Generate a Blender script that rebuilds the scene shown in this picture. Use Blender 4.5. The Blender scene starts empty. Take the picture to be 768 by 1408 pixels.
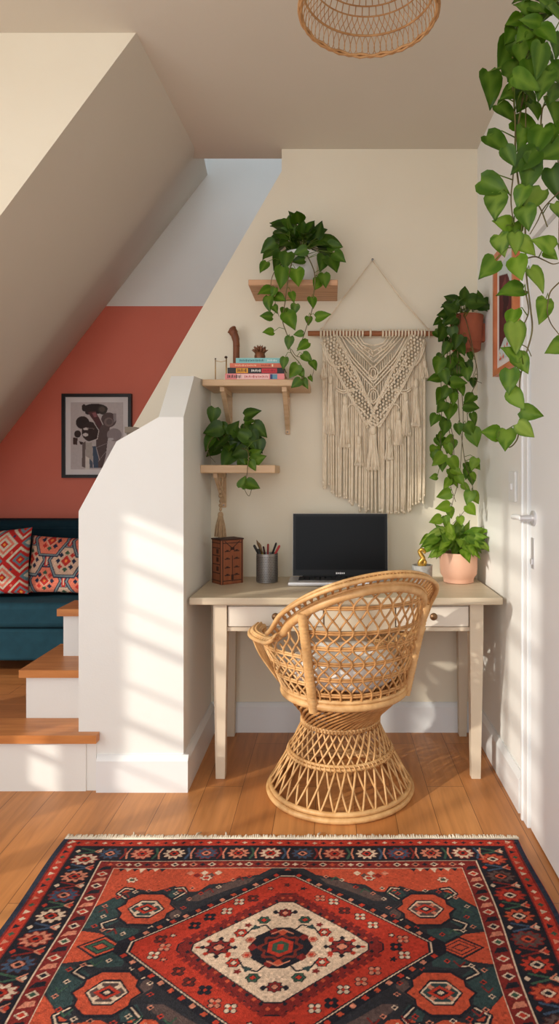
import bpy, math, random
import numpy as np
from mathutils import Vector, Matrix
random.seed(7)
rng = np.random.default_rng(11)
C = bpy.context.scene.collection
scene = bpy.context.scene
F = 900.0; VX = 455.0; VY = 650.0; EYE = 1.28
def P(px, py, Y):
    """a point of the room at depth Y, seen in the photo at pixel px,py"""
    return Vector(((px-VX)/F*Y, Y, EYE-(py-VY)/F*Y))
def lin(c):
    return tuple((x/255/12.92 if x/255 <= .04045 else ((x/255+.055)/1.055)**2.4) for x in c)

# ------------------------------------------------------------------ materials
def mat(name, rgb, rough=.6, rgb2=None, nscale=8, stretch=(1,1,1), bump=0, bscale=60, metal=0, coat=0, spec=.5):
    m = bpy.data.materials.new(name); m.use_nodes = True
    nt = m.node_tree; b = nt.nodes['Principled BSDF']
    b.inputs['Roughness'].default_value = rough; b.inputs['Metallic'].default_value = metal
    b.inputs['Specular IOR Level'].default_value = spec
    if coat: b.inputs['Coat Weight'].default_value = coat
    tc = nt.nodes.new('ShaderNodeTexCoord'); mp = nt.nodes.new('ShaderNodeMapping')
    mp.inputs['Scale'].default_value = stretch
    nt.links.new(tc.outputs['Object'], mp.inputs['Vector'])
    c1 = lin(rgb); c2 = lin(rgb2) if rgb2 else tuple(x*.93 for x in c1)
    n = nt.nodes.new('ShaderNodeTexNoise'); n.inputs['Scale'].default_value = nscale; n.inputs['Detail'].default_value = 5
    nt.links.new(mp.outputs['Vector'], n.inputs['Vector'])
    r = nt.nodes.new('ShaderNodeValToRGB')
    r.color_ramp.elements[0].position = .3; r.color_ramp.elements[1].position = .7
    r.color_ramp.elements[0].color = (*c1, 1); r.color_ramp.elements[1].color = (*c2, 1)
    nt.links.new(n.outputs['Fac'], r.inputs['Fac']); nt.links.new(r.outputs['Color'], b.inputs['Base Color'])
    if bump:
        n2 = nt.nodes.new('ShaderNodeTexNoise'); n2.inputs['Scale'].default_value = bscale; n2.inputs['Detail'].default_value = 4
        nt.links.new(mp.outputs['Vector'], n2.inputs['Vector'])
        bp = nt.nodes.new('ShaderNodeBump'); bp.inputs['Strength'].default_value = bump; bp.inputs['Distance'].default_value = .01
        nt.links.new(n2.outputs['Fac'], bp.inputs['Height']); nt.links.new(bp.outputs['Normal'], b.inputs['Normal'])
    return m
def attr_mat(name, rough=.8, bump=0, bscale=300, translucent=0, spec=.3):
    m = bpy.data.materials.new(name); m.use_nodes = True
    nt = m.node_tree; b = nt.nodes['Principled BSDF']; b.inputs['Roughness'].default_value = rough
    b.inputs['Specular IOR Level'].default_value = spec
    a = nt.nodes.new('ShaderNodeAttribute'); a.attribute_name = 'Col'
    src = a.outputs['Color']
    tc = nt.nodes.new('ShaderNodeTexCoord')
    n = nt.nodes.new('ShaderNodeTexNoise'); n.inputs['Scale'].default_value = bscale; n.inputs['Detail'].default_value = 3
    nt.links.new(tc.outputs['Object'], n.inputs['Vector'])
    mx = nt.nodes.new('ShaderNodeMix'); mx.data_type = 'RGBA'; mx.blend_type = 'MULTIPLY'; mx.inputs[0].default_value = .35
    rp = nt.nodes.new('ShaderNodeValToRGB'); rp.color_ramp.elements[0].color = (.55,.55,.55,1); rp.color_ramp.elements[1].color = (1.25,1.25,1.25,1)
    nt.links.new(n.outputs['Fac'], rp.inputs['Fac'])
    nt.links.new(src, mx.inputs[6]); nt.links.new(rp.outputs['Color'], mx.inputs[7])
    nt.links.new(mx.outputs[2], b.inputs['Base Color'])
    if bump:
        bp = nt.nodes.new('ShaderNodeBump'); bp.inputs['Strength'].default_value = bump; bp.inputs['Distance'].default_value = .004
        nt.links.new(n.outputs['Fac'], bp.inputs['Height']); nt.links.new(bp.outputs['Normal'], b.inputs['Normal'])
    if translucent:
        t = nt.nodes.new('ShaderNodeBsdfTranslucent'); nt.links.new(mx.outputs[2], t.inputs['Color'])
        ms = nt.nodes.new('ShaderNodeMixShader'); ms.inputs[0].default_value = translucent
        out = nt.nodes['Material Output']
        nt.links.new(b.outputs[0], ms.inputs[1]); nt.links.new(t.outputs[0], ms.inputs[2]); nt.links.new(ms.outputs[0], out.inputs[0])
    return m
def plank_mat(name, c1, c2, width=.15, length=1.15, rot=True):
    m = bpy.data.materials.new(name); m.use_nodes = True
    nt = m.node_tree; b = nt.nodes['Principled BSDF']; b.inputs['Roughness'].default_value = .42
    tc = nt.nodes.new('ShaderNodeTexCoord'); mp = nt.nodes.new('ShaderNodeMapping')
    mp.inputs['Rotation'].default_value = (0,0,math.pi/2 if rot else 0)
    mp.inputs['Location'].default_value = (.37,.06,0)
    nt.links.new(tc.outputs['Object'], mp.inputs['Vector'])
    br = nt.nodes.new('ShaderNodeTexBrick'); br.inputs['Scale'].default_value = 1
    br.inputs['Brick Width'].default_value = length; br.inputs['Row Height'].default_value = width
    br.inputs['Mortar Size'].default_value = .0012; br.inputs['Mortar Smooth'].default_value = .2
    br.offset = .37; br.offset_frequency = 2
    br.inputs['Color1'].default_value = (*lin(c1),1); br.inputs['Color2'].default_value = (*lin(c2),1)
    br.inputs['Mortar'].default_value = (*[x*.35 for x in lin(c2)],1)
    nt.links.new(mp.outputs['Vector'], br.inputs['Vector'])
    mp2 = nt.nodes.new('ShaderNodeMapping'); mp2.inputs['Scale'].default_value = (14,1.1,10) if rot else (1.1,14,10)
    nt.links.new(tc.outputs['Object'], mp2.inputs['Vector'])
    n = nt.nodes.new('ShaderNodeTexNoise'); n.inputs['Scale'].default_value = 3; n.inputs['Detail'].default_value = 6; n.inputs['Distortion'].default_value = .6
    nt.links.new(mp2.outputs['Vector'], n.inputs['Vector'])
    rp = nt.nodes.new('ShaderNodeValToRGB')
    rp.color_ramp.elements[0].position = .3; rp.color_ramp.elements[0].color = (.72,.68,.62,1)
    rp.color_ramp.elements[1].position = .7; rp.color_ramp.elements[1].color = (1.08,1.06,1.02,1)
    nt.links.new(n.outputs['Fac'], rp.inputs['Fac'])
    mx = nt.nodes.new('ShaderNodeMix'); mx.data_type = 'RGBA'; mx.blend_type = 'MULTIPLY'; mx.inputs[0].default_value = .8
    nt.links.new(br.outputs['Color'], mx.inputs[6]); nt.links.new(rp.outputs['Color'], mx.inputs[7])
    nt.links.new(mx.outputs[2], b.inputs['Base Color'])
    bp = nt.nodes.new('ShaderNodeBump'); bp.inputs['Strength'].default_value = .15; bp.inputs['Distance'].default_value = .003
    nt.links.new(br.outputs['Fac'], bp.inputs['Height']); bp.invert = True
    nt.links.new(bp.outputs['Normal'], b.inputs['Normal'])
    return m
M = {}
M['cream'] = mat('cream_paint', (230,222,202), .85, (227,218,197), 3, bump=.04, bscale=120)
M['white'] = mat('white_paint', (233,234,230), .7, (230,231,227), 3, bump=.04, bscale=120)
M['ceiling'] = mat('ceiling_paint', (210,203,189), .9, (207,200,185), 2, bump=.03, bscale=120)
M['gloss'] = mat('white_gloss_paint', (232,235,236), .4, (228,231,232), 2)
M['red'] = mat('terracotta_paint', (220,122,101), .85, (214,116,95), 3, bump=.04, bscale=120)
M['floor'] = plank_mat('oak_planks', (204,142,84), (184,120,66))
M['landing'] = plank_mat('landing_planks', (186,122,70), (168,104,56), rot=False)
M['tread'] = mat('oak_tread', (206,138,78), .4, (180,110,56), 3, (1.2,14,10))
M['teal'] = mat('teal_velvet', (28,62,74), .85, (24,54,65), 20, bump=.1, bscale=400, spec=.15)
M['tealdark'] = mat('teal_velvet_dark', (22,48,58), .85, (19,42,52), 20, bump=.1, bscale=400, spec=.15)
M['deskwood'] = mat('pale_desk_wood', (206,192,168), .45, (190,174,148), 3, (1.5,22,10))
M['deskleg'] = mat('beige_lacquer', (212,198,176), .5, (208,193,170), 4)
M['drawer'] = mat('drawer_lacquer', (226,218,204), .5, (222,213,198), 4)
M['rattan'] = mat('rattan', (220,178,122), .5, (194,146,90), 30, bump=.15, bscale=90)
M['rattandk'] = mat('rattan_core', (206,156,98), .55, (170,120,68), 30, bump=.15, bscale=90)
M['straw'] = mat('woven_straw', (192,148,98), .7, (164,118,70), 30)
M['cushion'] = mat('white_cotton', (247,247,245), .9, (240,240,238), 10, bump=.3, bscale=40)
M['cord'] = mat('cotton_cord', (234,220,196), .9, (220,203,176), 40, bump=.2, bscale=300)
M['jute'] = mat('jute_twine', (178,150,116), .9, (150,124,92), 60, bump=.3, bscale=300)
M['rod'] = mat('brown_dowel', (160,98,58), .6, (136,80,46), 5, (2,12,12))
M['shelf'] = mat('pale_shelf_wood', (214,184,148), .55, (196,162,124), 3, (1.5,16,14))
M['shelfdk'] = mat('oak_block', (206,162,124), .55, (172,126,90), 3, (1.5,16,14))
M['black'] = mat('black_plastic', (13,13,14), .4, spec=.25)
M['screen'] = mat('black_glass', (8,8,9), .3, spec=.12)
M['alu'] = mat('silver_aluminium', (206,206,208), .38, (200,200,203), 5, metal=.55)
M['steel'] = mat('dark_steel', (150,146,142), .36, (128,125,122), 10, metal=.7)
M['hole'] = mat('dark_hole', (36,32,30), .9)
M['boxwood'] = mat('red_brown_wood', (150,84,46), .5, (122,62,32), 4, (10,10,1.5))
M['boxdark'] = mat('carved_dark_wood', (58,28,16), .7)
M['terra'] = mat('terracotta_clay', (168,92,64), .85, (150,80,55), 12, bump=.1)
M['pink'] = mat('blush_clay', (232,184,156), .7, (224,172,144), 10)
M['pinkin'] = mat('blush_clay_foot', (220,168,140), .7)
M['potwhite'] = mat('white_ceramic', (226,226,222), .45)
M['soil'] = mat('soil', (52,38,28), 1, (34,24,18), 50, bump=.6)
M['leaf'] = attr_mat('pothos_leaf', .42, 0, 40, .25, .3)
M['vine'] = mat('vine_stem', (112,104,52), .6, (78,62,34), 30)
M['vinelight'] = mat('green_stem', (112,142,56), .6, (92,120,46), 30)
M['copper'] = mat('copper_brown', (150,96,62), .45, (104,60,38), 40, metal=.3)
M['brass'] = mat('brass', (196,150,70), .3, (170,124,52), 30, metal=.85)
M['zinc'] = mat('patchy_zinc', (196,196,192), .5, (150,150,148), 45, metal=.25)
M['frameblack'] = mat('black_frame', (22,21,22), .45)
M['framecopper'] = mat('copper_frame', (206,128,84), .4, (184,106,66), 12)
M['matboard'] = mat('mat_board', (226,222,220), .9)
M['paint'] = attr_mat('printed_art', .75, 0, 60)
M['textile'] = attr_mat('woven_textile', .95, .5, 420)
M['rug'] = attr_mat('rug_wool', .97, .6, 260)
M['fringe'] = mat('rug_fringe', (230,218,198), .95, (206,192,170), 60)
M['carvedstick'] = mat('carved_walnut', (134,78,46), .6, (104,58,34), 8, (8,8,1))
M['newel'] = mat('grey_brown_rail', (126,112,96), .6)
M['glassb'] = mat('bulb_glass', (244,238,226), .2)
def flat(name, rgb, rough=.6, metal=0):
    k = 'f_'+name
    if k not in M: M[k] = mat(name, rgb, rough, None, 20, metal=metal)
    return M[k]

# ------------------------------------------------------------------ mesh builder
class MB:
    def __init__(s): s.v=[]; s.f=[]; s.c=[]; s.mi=[]; s.cur=0
    def add(s, vs, fs, col=None):
        o = len(s.v); s.v.extend([tuple(p) for p in vs]); s.f.extend([tuple(i+o for i in f) for f in fs])
        s.mi.extend([s.cur]*len(fs))
        if col is not None:
            s.c.extend([col]*len(vs) if not isinstance(col, list) else col)
        return s
    def box(s, x0,x1,y0,y1,z0,z1, col=None):
        vs=[(x0,y0,z0),(x1,y0,z0),(x1,y1,z0),(x0,y1,z0),(x0,y0,z1),(x1,y0,z1),(x1,y1,z1),(x0,y1,z1)]
        return s.add(vs,[(0,3,2,1),(4,5,6,7),(0,1,5,4),(1,2,6,5),(2,3,7,6),(3,0,4,7)],col)
    def obox(s, c, ax, ay, az, col=None):
        """box from a centre and three half-axis vectors"""
        c=Vector(c); ax=Vector(ax); ay=Vector(ay); az=Vector(az)
        vs=[c+i*ax+j*ay+k*az for k in(-1,1) for (i,j) in((-1,-1),(1,-1),(1,1),(-1,1))]
        return s.add(vs,[(0,3,2,1),(4,5,6,7),(0,1,5,4),(1,2,6,5),(2,3,7,6),(3,0,4,7)],col)
    def prism_y(s, poly, y0, y1):
        """poly of (x,z) seen from -Y counter-clockwise"""
        n=len(poly); vs=[(x,y0,z) for x,z in poly]+[(x,y1,z) for x,z in poly]
        fs=[tuple(range(n)),tuple(range(2*n-1,n-1,-1))]+[(i,i+n,(i+1)%n+n,(i+1)%n) for i in range(n)]
        return s.add(vs,fs)
    def prism_x(s, poly, x0, x1):
        n=len(poly); vs=[(x0,y,z) for y,z in poly]+[(x1,y,z) for y,z in poly]
        fs=[tuple(range(n-1,-1,-1)),tuple(range(n,2*n))]+[(i,(i+1)%n,(i+1)%n+n,i+n) for i in range(n)]
        return s.add(vs,fs)
    def tube(s, pts, r, n=6, col=None, closed=False, cap=True):
        pts=[Vector(p) for p in pts]; m=len(pts)
        if m<2: return s
        rs = r if isinstance(r,(list,tuple)) else [r]*m
        vs=[]; prev=None
        for i,p in enumerate(pts):
            if closed: t=pts[(i+1)%m]-pts[i-1]
            else: t=pts[min(i+1,m-1)]-pts[max(i-1,0)]
            if t.length<1e-9: t=Vector((0,0,1))
            t.normalize()
            if prev is None:
                a=Vector((0,0,1)) if abs(t.z)<.9 else Vector((1,0,0))
                u=t.cross(a).normalized()
            else:
                u=prev-t*prev.dot(t)
                if u.length<1e-6: u=t.orthogonal()
                u.normalize()
            prev=u; w=t.cross(u)
            for k in range(n):
                a=2*math.pi*k/n
                vs.append(p+(u*math.cos(a)+w*math.sin(a))*rs[i])
        fs=[]
        for i in range(m if closed else m-1):
            j=(i+1)%m
            for k in range(n):
                l=(k+1)%n
                fs.append((i*n+k,i*n+l,j*n+l,j*n+k))
        if not closed and cap:
            fs.append(tuple(range(n-1,-1,-1))); fs.append(tuple((m-1)*n+k for k in range(n)))
        return s.add(vs,fs,col)
    def lathe(s, prof, c, n=32, col=None, ax=(0,0,1)):
        """prof: list of (r, h) about the axis through c"""
        c=Vector(c); ax=Vector(ax).normalized(); u=ax.orthogonal().normalized(); w=ax.cross(u)
        vs=[];m=len(prof)
        for r,h in prof:
            for k in range(n):
                a=2*math.pi*k/n
                vs.append(c+ax*h+(u*math.cos(a)+w*math.sin(a))*max(r,1e-5))
        fs=[(i*n+k,i*n+(k+1)%n,(i+1)*n+(k+1)%n,(i+1)*n+k) for i in range(m-1) for k in range(n)]
        if prof[0][0]>1e-4: fs.append(tuple(range(n-1,-1,-1)))
        if prof[-1][0]>1e-4: fs.append(tuple((m-1)*n+k for k in range(n)))
        return s.add(vs,fs,col)
    def blob(s, c, rx, ry, rz, n=8, m=5, col=None):
        vs=[];c=Vector(c)
        for i in range(m+1):
            th=math.pi*i/m
            for k in range(n):
                a=2*math.pi*k/n
                vs.append(c+Vector((rx*math.sin(th)*math.cos(a),ry*math.sin(th)*math.sin(a),-rz*math.cos(th))))
        fs=[(i*n+k,i*n+(k+1)%n,(i+1)*n+(k+1)%n,(i+1)*n+k) for i in range(m) for k in range(n)]
        return s.add(vs,fs,col)
def wloc(o):
    v=Vector((0,0,0))
    while o is not None: v+=Vector(o.location); o=o.parent
    return v
def build(mb, name, m, parent=None, smooth=False, bevel=0, seg=2, origin=None, angle=40):
    o0 = wloc(parent) if parent is not None else Vector(origin or (0,0,0))
    me=bpy.data.meshes.new(name)
    me.from_pydata([(x-o0.x,y-o0.y,z-o0.z) for x,y,z in mb.v],[],mb.f)
    ms = m if isinstance(m,(list,tuple)) else [m]
    for q in ms: me.materials.append(q)
    if len(ms)>1: me.polygons.foreach_set('material_index',mb.mi)
    if mb.c:
        a=me.color_attributes.new('Col','FLOAT_COLOR','POINT')
        a.data.foreach_set('color',np.array([(*c,1) for c in mb.c],dtype=np.float32).ravel())
    if smooth:
        me.polygons.foreach_set('use_smooth',[True]*len(me.polygons))
        if smooth=='auto': me.set_sharp_from_angle(angle=math.radians(angle))
    me.update()
    o=bpy.data.objects.new(name,me); C.objects.link(o)
    if parent is not None: o.parent=parent
    else: o.location=o0
    if bevel:
        b=o.modifiers.new('bevel','BEVEL'); b.width=bevel; b.segments=seg; b.limit_method='ANGLE'
    return o
def thing(name, label, cat, loc=(0,0,0), group=None):
    o=bpy.data.objects.new(name,None); C.objects.link(o); o.location=loc; o.empty_display_size=.05
    return tag(o,label,cat,group)
def tag(o,label,cat,group=None):
    o['label']=label; o['category']=cat
    if group: o['group']=group
    return o
def struct(o): o['kind']='structure'; return o
def smoothpath(pts, k=6):
    """Catmull-Rom through pts"""
    pts=[Vector(p) for p in pts]
    if len(pts)<3: return pts
    out=[]; e=[pts[0]*2-pts[1]]+pts+[pts[-1]*2-pts[-2]]
    for i in range(1,len(e)-2):
        a,b,c,d=e[i-1:i+3]
        for j in range(k):
            t=j/k
            out.append(.5*((2*b)+(c-a)*t+(2*a-5*b+4*c-d)*t*t+(3*b-a-3*c+d)*t**3))
    out.append(pts[-1]); return out

# ------------------------------------------------------------------ camera
cam=bpy.data.cameras.new('camera'); co=bpy.data.objects.new('camera',cam); C.objects.link(co)
co.location=(0,0,EYE); co.rotation_euler=(math.pi/2,0,0)
cam.sensor_fit='VERTICAL'; cam.sensor_height=36; cam.lens=36*F/1408
cam.shift_x=-(VX-384)/1408; cam.shift_y=(VY-704)/1408
cam.clip_start=.05
scene.camera=co

# ------------------------------------------------------------------ setting
YB=3.245; XR=.725; XK=-.595; ZC=2.885; YR=3.95; ZL=.235
XL=-2.2
struct(build(MB().box(-3.2,XR+.15,-2.2,4.1,-.1,0),'floor',M['floor']))
struct(build(MB().box(-3.0,-.7,2.78,YR,.0,ZL),'floor.001',M['landing']))
# back wall with the raking cut-out to the stair
zb=lambda py:EYE+(VY-py)/F*YB
xb=lambda px:(px-VX)/F*YB
m=MB().prism_y([(-1.0,0),(XR+.1,0),(XR+.1,ZC+.25),(xb(387),ZC+.25),(xb(387),zb(235)),(-1.0,zb(235)-(xb(387)+1.0)*1.724)],YB,YB+.1)
struct(build(m,'wall_back',M['cream']))
# right wall with the door opening left solid (door leaf sits on it)
struct(build(MB().box(XR,XR+.12,-2.2,YB+.1,0,ZC+.1),'wall_right',M['white']))
# far red wall, white above
zr=EYE+(VY-421)/F*YR
m=MB().box(-3.1,.6,YR,YR+.1,0,zr); m.cur=1; m.box(-3.1,.6,YR,YR+.1,zr,3.7)
struct(build(m,'wall_far',[M['red'],M['white']]))
# ceiling, plus an unseen upright box above it, added to block stray sun
struct(build(MB().box(-3.1,XR+.1,-2.2,2.39,ZC,ZC+.12).box(-.80,XR+.1,2.39,YB+.1,ZC,ZC+.12).box(-.80,-.72,2.388,YB+.1,ZC+.12,3.7),'ceiling',M['ceiling']))
# sloped stair soffit: box-in with an upright front face and a raking underside
YF=2.388
def line_pt(px,py,Y): p=P(px,py,Y); return p
n1=P(187,45,YF); n2=P(0,297,YF); d=(n2-n1); n2=n1+d*2.05; nc=n1.copy(); n1=n1-d*.06
k1=P(268,205,YB); dk=P(268-187,205+248,YB)-k1; k2=k1+dk*2.4; kc=k1.copy(); k1=k1-dk*.04
f1=P(285,240,YR); f2=P(0,610,YR); f2=f1+(f2-f1)*1.45
m=MB()
N=24
rows=[]
for a,b in ((n1,n2),(k1,k2),(f1,f2)): rows.append([a+(b-a)*(i/N) for i in range(N+1)])
fine=[]
for j in range(25):
    Y=YF+(YR-YF)*j/24
    a,b,q=(rows[0],rows[1],(Y-YF)/(YB-YF)) if Y<=YB else (rows[1],rows[2],(Y-YB)/(YR-YB))
    fine.append([u+(v-u)*q for u,v in zip(a,b)])
vs=[p for r in fine for p in r]; W=N+1
fs=[(j*W+i,j*W+i+1,(j+1)*W+i+1,(j+1)*W+i) for j in range(24) for i in range(N)]
m.add(vs,fs)
so=struct(build(m,'ceiling.001',M['ceiling'],smooth=True))
m=MB().add([n1,n2,Vector((-3.1,YF,n2.z)),Vector((-3.1,YF,ZC+.05)),Vector((n1.x,YF,ZC+.05))],[(0,4,3,2,1)])
so=struct(build(m,'ceiling.002',M['cream']))
# shaft reveal above the soffit, open to the sky
m=MB().add([f1,Vector((f1.x,YR,3.7)),Vector((kc.x,YB-.0,3.7)),kc],[(0,1,2,3)])
struct(build(m,'trim_1',M['white']))
struct(build(MB().box(-.245+.0,.6,YB+.1,YB+.12,2.6,3.7).box(.55,.6,YB+.12,YR,0,3.7),'wall_stairwell',M['white']))
struct(build(MB().box(-.80,.6,YB+.02,YB+.1,ZC+.12,3.7),'wall_shaft',M['white']))
# stair end wall: sloped front slab and a return up to the back wall
ks=F/2.64
kx=lambda px:(px-VX)/ks
kz=lambda py:EYE-(py-VY)/ks
m=MB().prism_y([(kx(108),0),(XK,0),(XK,kz(573.5)),(kx(218),kz(573.5)),(kx(160),kz(607)),(kx(108),kz(703))],2.64,2.76)
struct(build(m,'wall_stair',M['white']))
m=MB().prism_x([(2.76,0),(YB,0),(YB,1.725),(2.845,1.70),(2.76,1.62)],kx(218),XK)
m.prism_x([(2.64,kz(573.5)),(2.76,kz(573.5)),(2.76,1.62)],kx(218),XK)
struct(build(m,'wall_stair.001',M['white']))
# baseboards
def base_profile(t=.022,h=.145): return [(0,0),(t,0),(t,h-.02),(t*.55,h-.006),(t*.3,h),(0,h)]
BB=.022
m=MB().prism_x([(YB-a,z) for a,z in base_profile()][::-1],XK,XR)
struct(build(m,'baseboard_back',M['gloss']))
m=MB().prism_y([(XR-a,z) for a,z in base_profile()],2.46,YB-BB)
m.v=[(x,y,z) for x,y,z in m.v]
struct(build(m,'baseboard_right',M['gloss']))
m=MB().prism_y([(XK+a,z) for a,z in base_profile()][::-1],2.64,YB-BB)
struct(build(m,'baseboard_left',M['gloss']))
m=MB().prism_x([(2.64-a,z) for a,z in base_profile()][::-1],-.94,XK+BB)
struct(build(m,'baseboard_front',M['gloss']))
# door and casing on the right wall
door=bpy.data.objects.new('door_1',None); C.objects.link(door); door.location=(XR,1.9,0); struct(door)
build(MB().box(XR-.012,XR+.0,1.45,2.34,.006,2.09),'door_panel',M['gloss'],door,bevel=.003)
h=build(MB().lathe([(.0,0),(.026,0),(.027,.008),(.012,.012),(.010,.05),(.0,.05)],(XR-.012,2.30,1.12),20,ax=(-1,0,0)),'door_handle',M['alu'],door,smooth='auto')
build(MB().tube(smoothpath([(XR-.055,2.30,1.12),(XR-.06,2.34,1.122),(XR-.058,2.41,1.118)]),[.010]*12+[.007],8),'lever',M['gloss'],h,smooth=True)
build(MB().box(XR-.0135,XR-.011,2.30,2.335,.94,1.05).box(XR-.02,XR-.0135,2.31,2.325,.955,.975),'lock_plate',M['alu'],door,bevel=.002)
m=MB().box(XR-.02,XR,2.355,2.42,0,2.105).box(XR-.026,XR-.018,2.405,2.422,0,2.105)
m.box(XR-.02,XR,1.38,2.42,2.105,2.17).box(XR-.02,XR,1.38,1.44,0,2.105)
struct(build(m,'trim_2',M['gloss'],bevel=.003))

# window wall at the left, out of view, whose panes and blind bars shape the sunlight
W1=(1.24,1.585,.45,1.75); W2=(-.1,1.20,.4,2.42); W3=(1.69,1.87,.45,.84)
m=MB()
ys=[-2.2,W2[0],W2[1],W1[0],W1[1],W3[0],W3[1],2.39]
m.box(XL-.12,XL,ys[0],ys[1],0,ZC).box(XL-.12,XL,ys[2],ys[3],0,ZC).box(XL-.12,XL,ys[4],ys[5],0,ZC).box(XL-.12,XL,ys[6],ys[7],0,ZC)
for w in (W1,W2,W3): m.box(XL-.12,XL,w[0],w[1],0,w[2]).box(XL-.12,XL,w[0],w[1],w[3],ZC)
struct(build(m,'wall_left',M['cream']))
for i,w in enumerate((W1,W2,W3)):
    wi=bpy.data.objects.new('window_%d'%(i+1),None); C.objects.link(wi); wi.location=(XL-.06,(w[0]+w[1])/2,w[2]); struct(wi)
    m=MB(); t=.02
    m.box(XL-.08,XL-.04,w[0],w[0]+t,w[2],w[3]).box(XL-.08,XL-.04,w[1]-t,w[1],w[2],w[3])
    m.box(XL-.08,XL-.04,w[0],w[1],w[2],w[2]+t).box(XL-.08,XL-.04,w[0],w[1],w[3]-t,w[3])
    build(m,'window_frame',M['gloss'],wi)
    m=MB(); z=w[3]-.075; k=0
    while z>w[2]+.05:
        hh=(.016,.030,.012,.034)[k%4]; z2=z
        m.box(XL-.075,XL-.065,w[0],w[1],z2-hh/2,z2+hh/2); k+=1; z-=(.19,.155,.17,.12)[k%4]
    if i==1: m.box(XL-.075,XL-.055,.86,.90,w[2],w[3]).box(XL-.075,XL-.055,.40,.44,w[2],w[3])
    build(m,'blind_slats',M['gloss'],wi)

# ------------------------------------------------------------------ light
w=bpy.data.worlds.new('sky'); scene.world=w; w.use_nodes=True
bg=w.node_tree.nodes['Background']; bg.inputs[0].default_value=(.78,.87,1,1); bg.inputs[1].default_value=1.5
def area(name,loc,rot,sx,sy,power,col):
    l=bpy.data.lights.new(name,'AREA'); l.shape='RECTANGLE'; l.size=sx; l.size_y=sy; l.energy=power; l.color=col
    o=bpy.data.objects.new(name,l); C.objects.link(o); o.location=loc; o.rotation_euler=rot; return o
sun=bpy.data.lights.new('sun','SUN'); sun.energy=2.75; sun.angle=math.radians(1.3); sun.color=(1,.92,.80)
sob=bpy.data.objects.new('sun',sun); C.objects.link(sob)
SD=Vector((1.3,1,-.55)).normalized()
sob.rotation_euler=SD.to_track_quat('-Z','Y').to_euler(); sob.location=(-6,-3,4)
area('window_fill_light',(XL+.05,.6,1.5),(0,math.radians(-90),0),1.8,2.2,27,(1,.98,.95))
area('room_fill_light',(-.5,-1.9,1.9),(math.radians(80),0,0),2.6,1.8,27,(1,.98,.95))
scene.view_settings.view_transform='Standard'; scene.view_settings.look='None'; scene.view_settings.exposure=0
scene.cycles.use_denoising=True; scene.cycles.max_bounces=10; scene.cycles.diffuse_bounces=6
# ------------------------------------------------------------------ staircase
st=thing('staircase','white painted steps with oak treads beside the white stair wall','stairs',(-1.0,2.63,0))
def step(x0,x1,y0,y1,z0,zt,over=.025,side=.02):
    yb=max(y0,2.762)
    m=MB().box(x0+side,-1.02,y0+over,y1,z0,zt-.032).box(-1.02,x1,max(y0+over,2.762),y1,z0,zt-.032)
    build(m,'riser',M['white'],st)
    m=MB().box(x0,-1.02,y0,y1,zt-.032,zt)
    if x1>-1.02: m.box(-1.02,x1,yb,y1,zt-.032,zt)
    build(m,'tread',M['tread'],st)
build(MB().box(-3.0,-1.02,2.63,2.78,0,ZL-.032),'riser',M['white'],st)
build(MB().box(-1.02,-.985,2.63,2.6395,0,ZL-.032),'riser_end',M['white'],st)
build(MB().box(-.985,-.945,2.636,2.64,0,ZL-.032),'side_trim',M['white'],st)
build(MB().box(-3.0,-1.02,2.60,2.785,ZL-.032,ZL+.001),'tread',M['tread'],st)
build(MB().box(-1.02,(132-VX)/F*2.6,2.60,2.6385,ZL-.032,ZL+.001),'tread_nosing',M['tread'],st)
step(-1.318,-.72,2.763,3.19,ZL,.446)
step(-1.238,-.72,2.955,3.16,.446,.664)
nw=build(MB().box(-.925,-.85,2.96,3.05,.6625,1.46).prism_y([(-.93,1.46),(-.845,1.46),(-.845,1.468),(-.885,1.487),(-.93,1.487)],2.95,3.06),'newel_post',M['newel'])
tag(nw,'grey brown newel post cap peeking over the white stair wall','post')

# ------------------------------------------------------------------ sofa
so=thing('sofa','teal velvet sofa against the terracotta wall','sofa',(-1.6,3.6,ZL))
def rbox(x0,x1,y0,y1,z0,z1): return MB().box(x0,x1,y0,y1,z0,z1)
sx0,sx1=-2.12,-1.03
def sz(py,Y): return EYE-(py-VY)/F*Y
SF=3.30
build(rbox(sx0,sx1,SF+.015,YR-.01,ZL+.09,sz(866,SF)),'base',M['teal'],so,bevel=.015,seg=3,smooth='auto')
build(rbox(sx0+.1,sx1-.08,SF,YR-.16,sz(865,SF),sz(830,SF)),'seat_cushion',M['teal'],so,bevel=.03,seg=4,smooth='auto')
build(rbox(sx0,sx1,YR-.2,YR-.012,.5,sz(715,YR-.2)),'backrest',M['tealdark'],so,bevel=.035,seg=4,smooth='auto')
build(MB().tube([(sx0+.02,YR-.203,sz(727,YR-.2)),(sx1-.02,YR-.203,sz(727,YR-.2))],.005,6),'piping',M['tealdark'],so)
for x0,x1 in ((sx0,sx0+.1),(sx1-.08,sx1)): build(rbox(x0,x1,SF+.01,YR-.012,.45,.80),'armrest',M['teal'],so,bevel=.03,seg=4,smooth='auto')
for x in (sx0+.06,sx1-.06):
    for y in (SF+.06,YR-.08): build(MB().lathe([(.016,0),(.022,.095)],(x,y,ZL),12),'leg',M['black'],so,smooth='auto')

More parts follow.
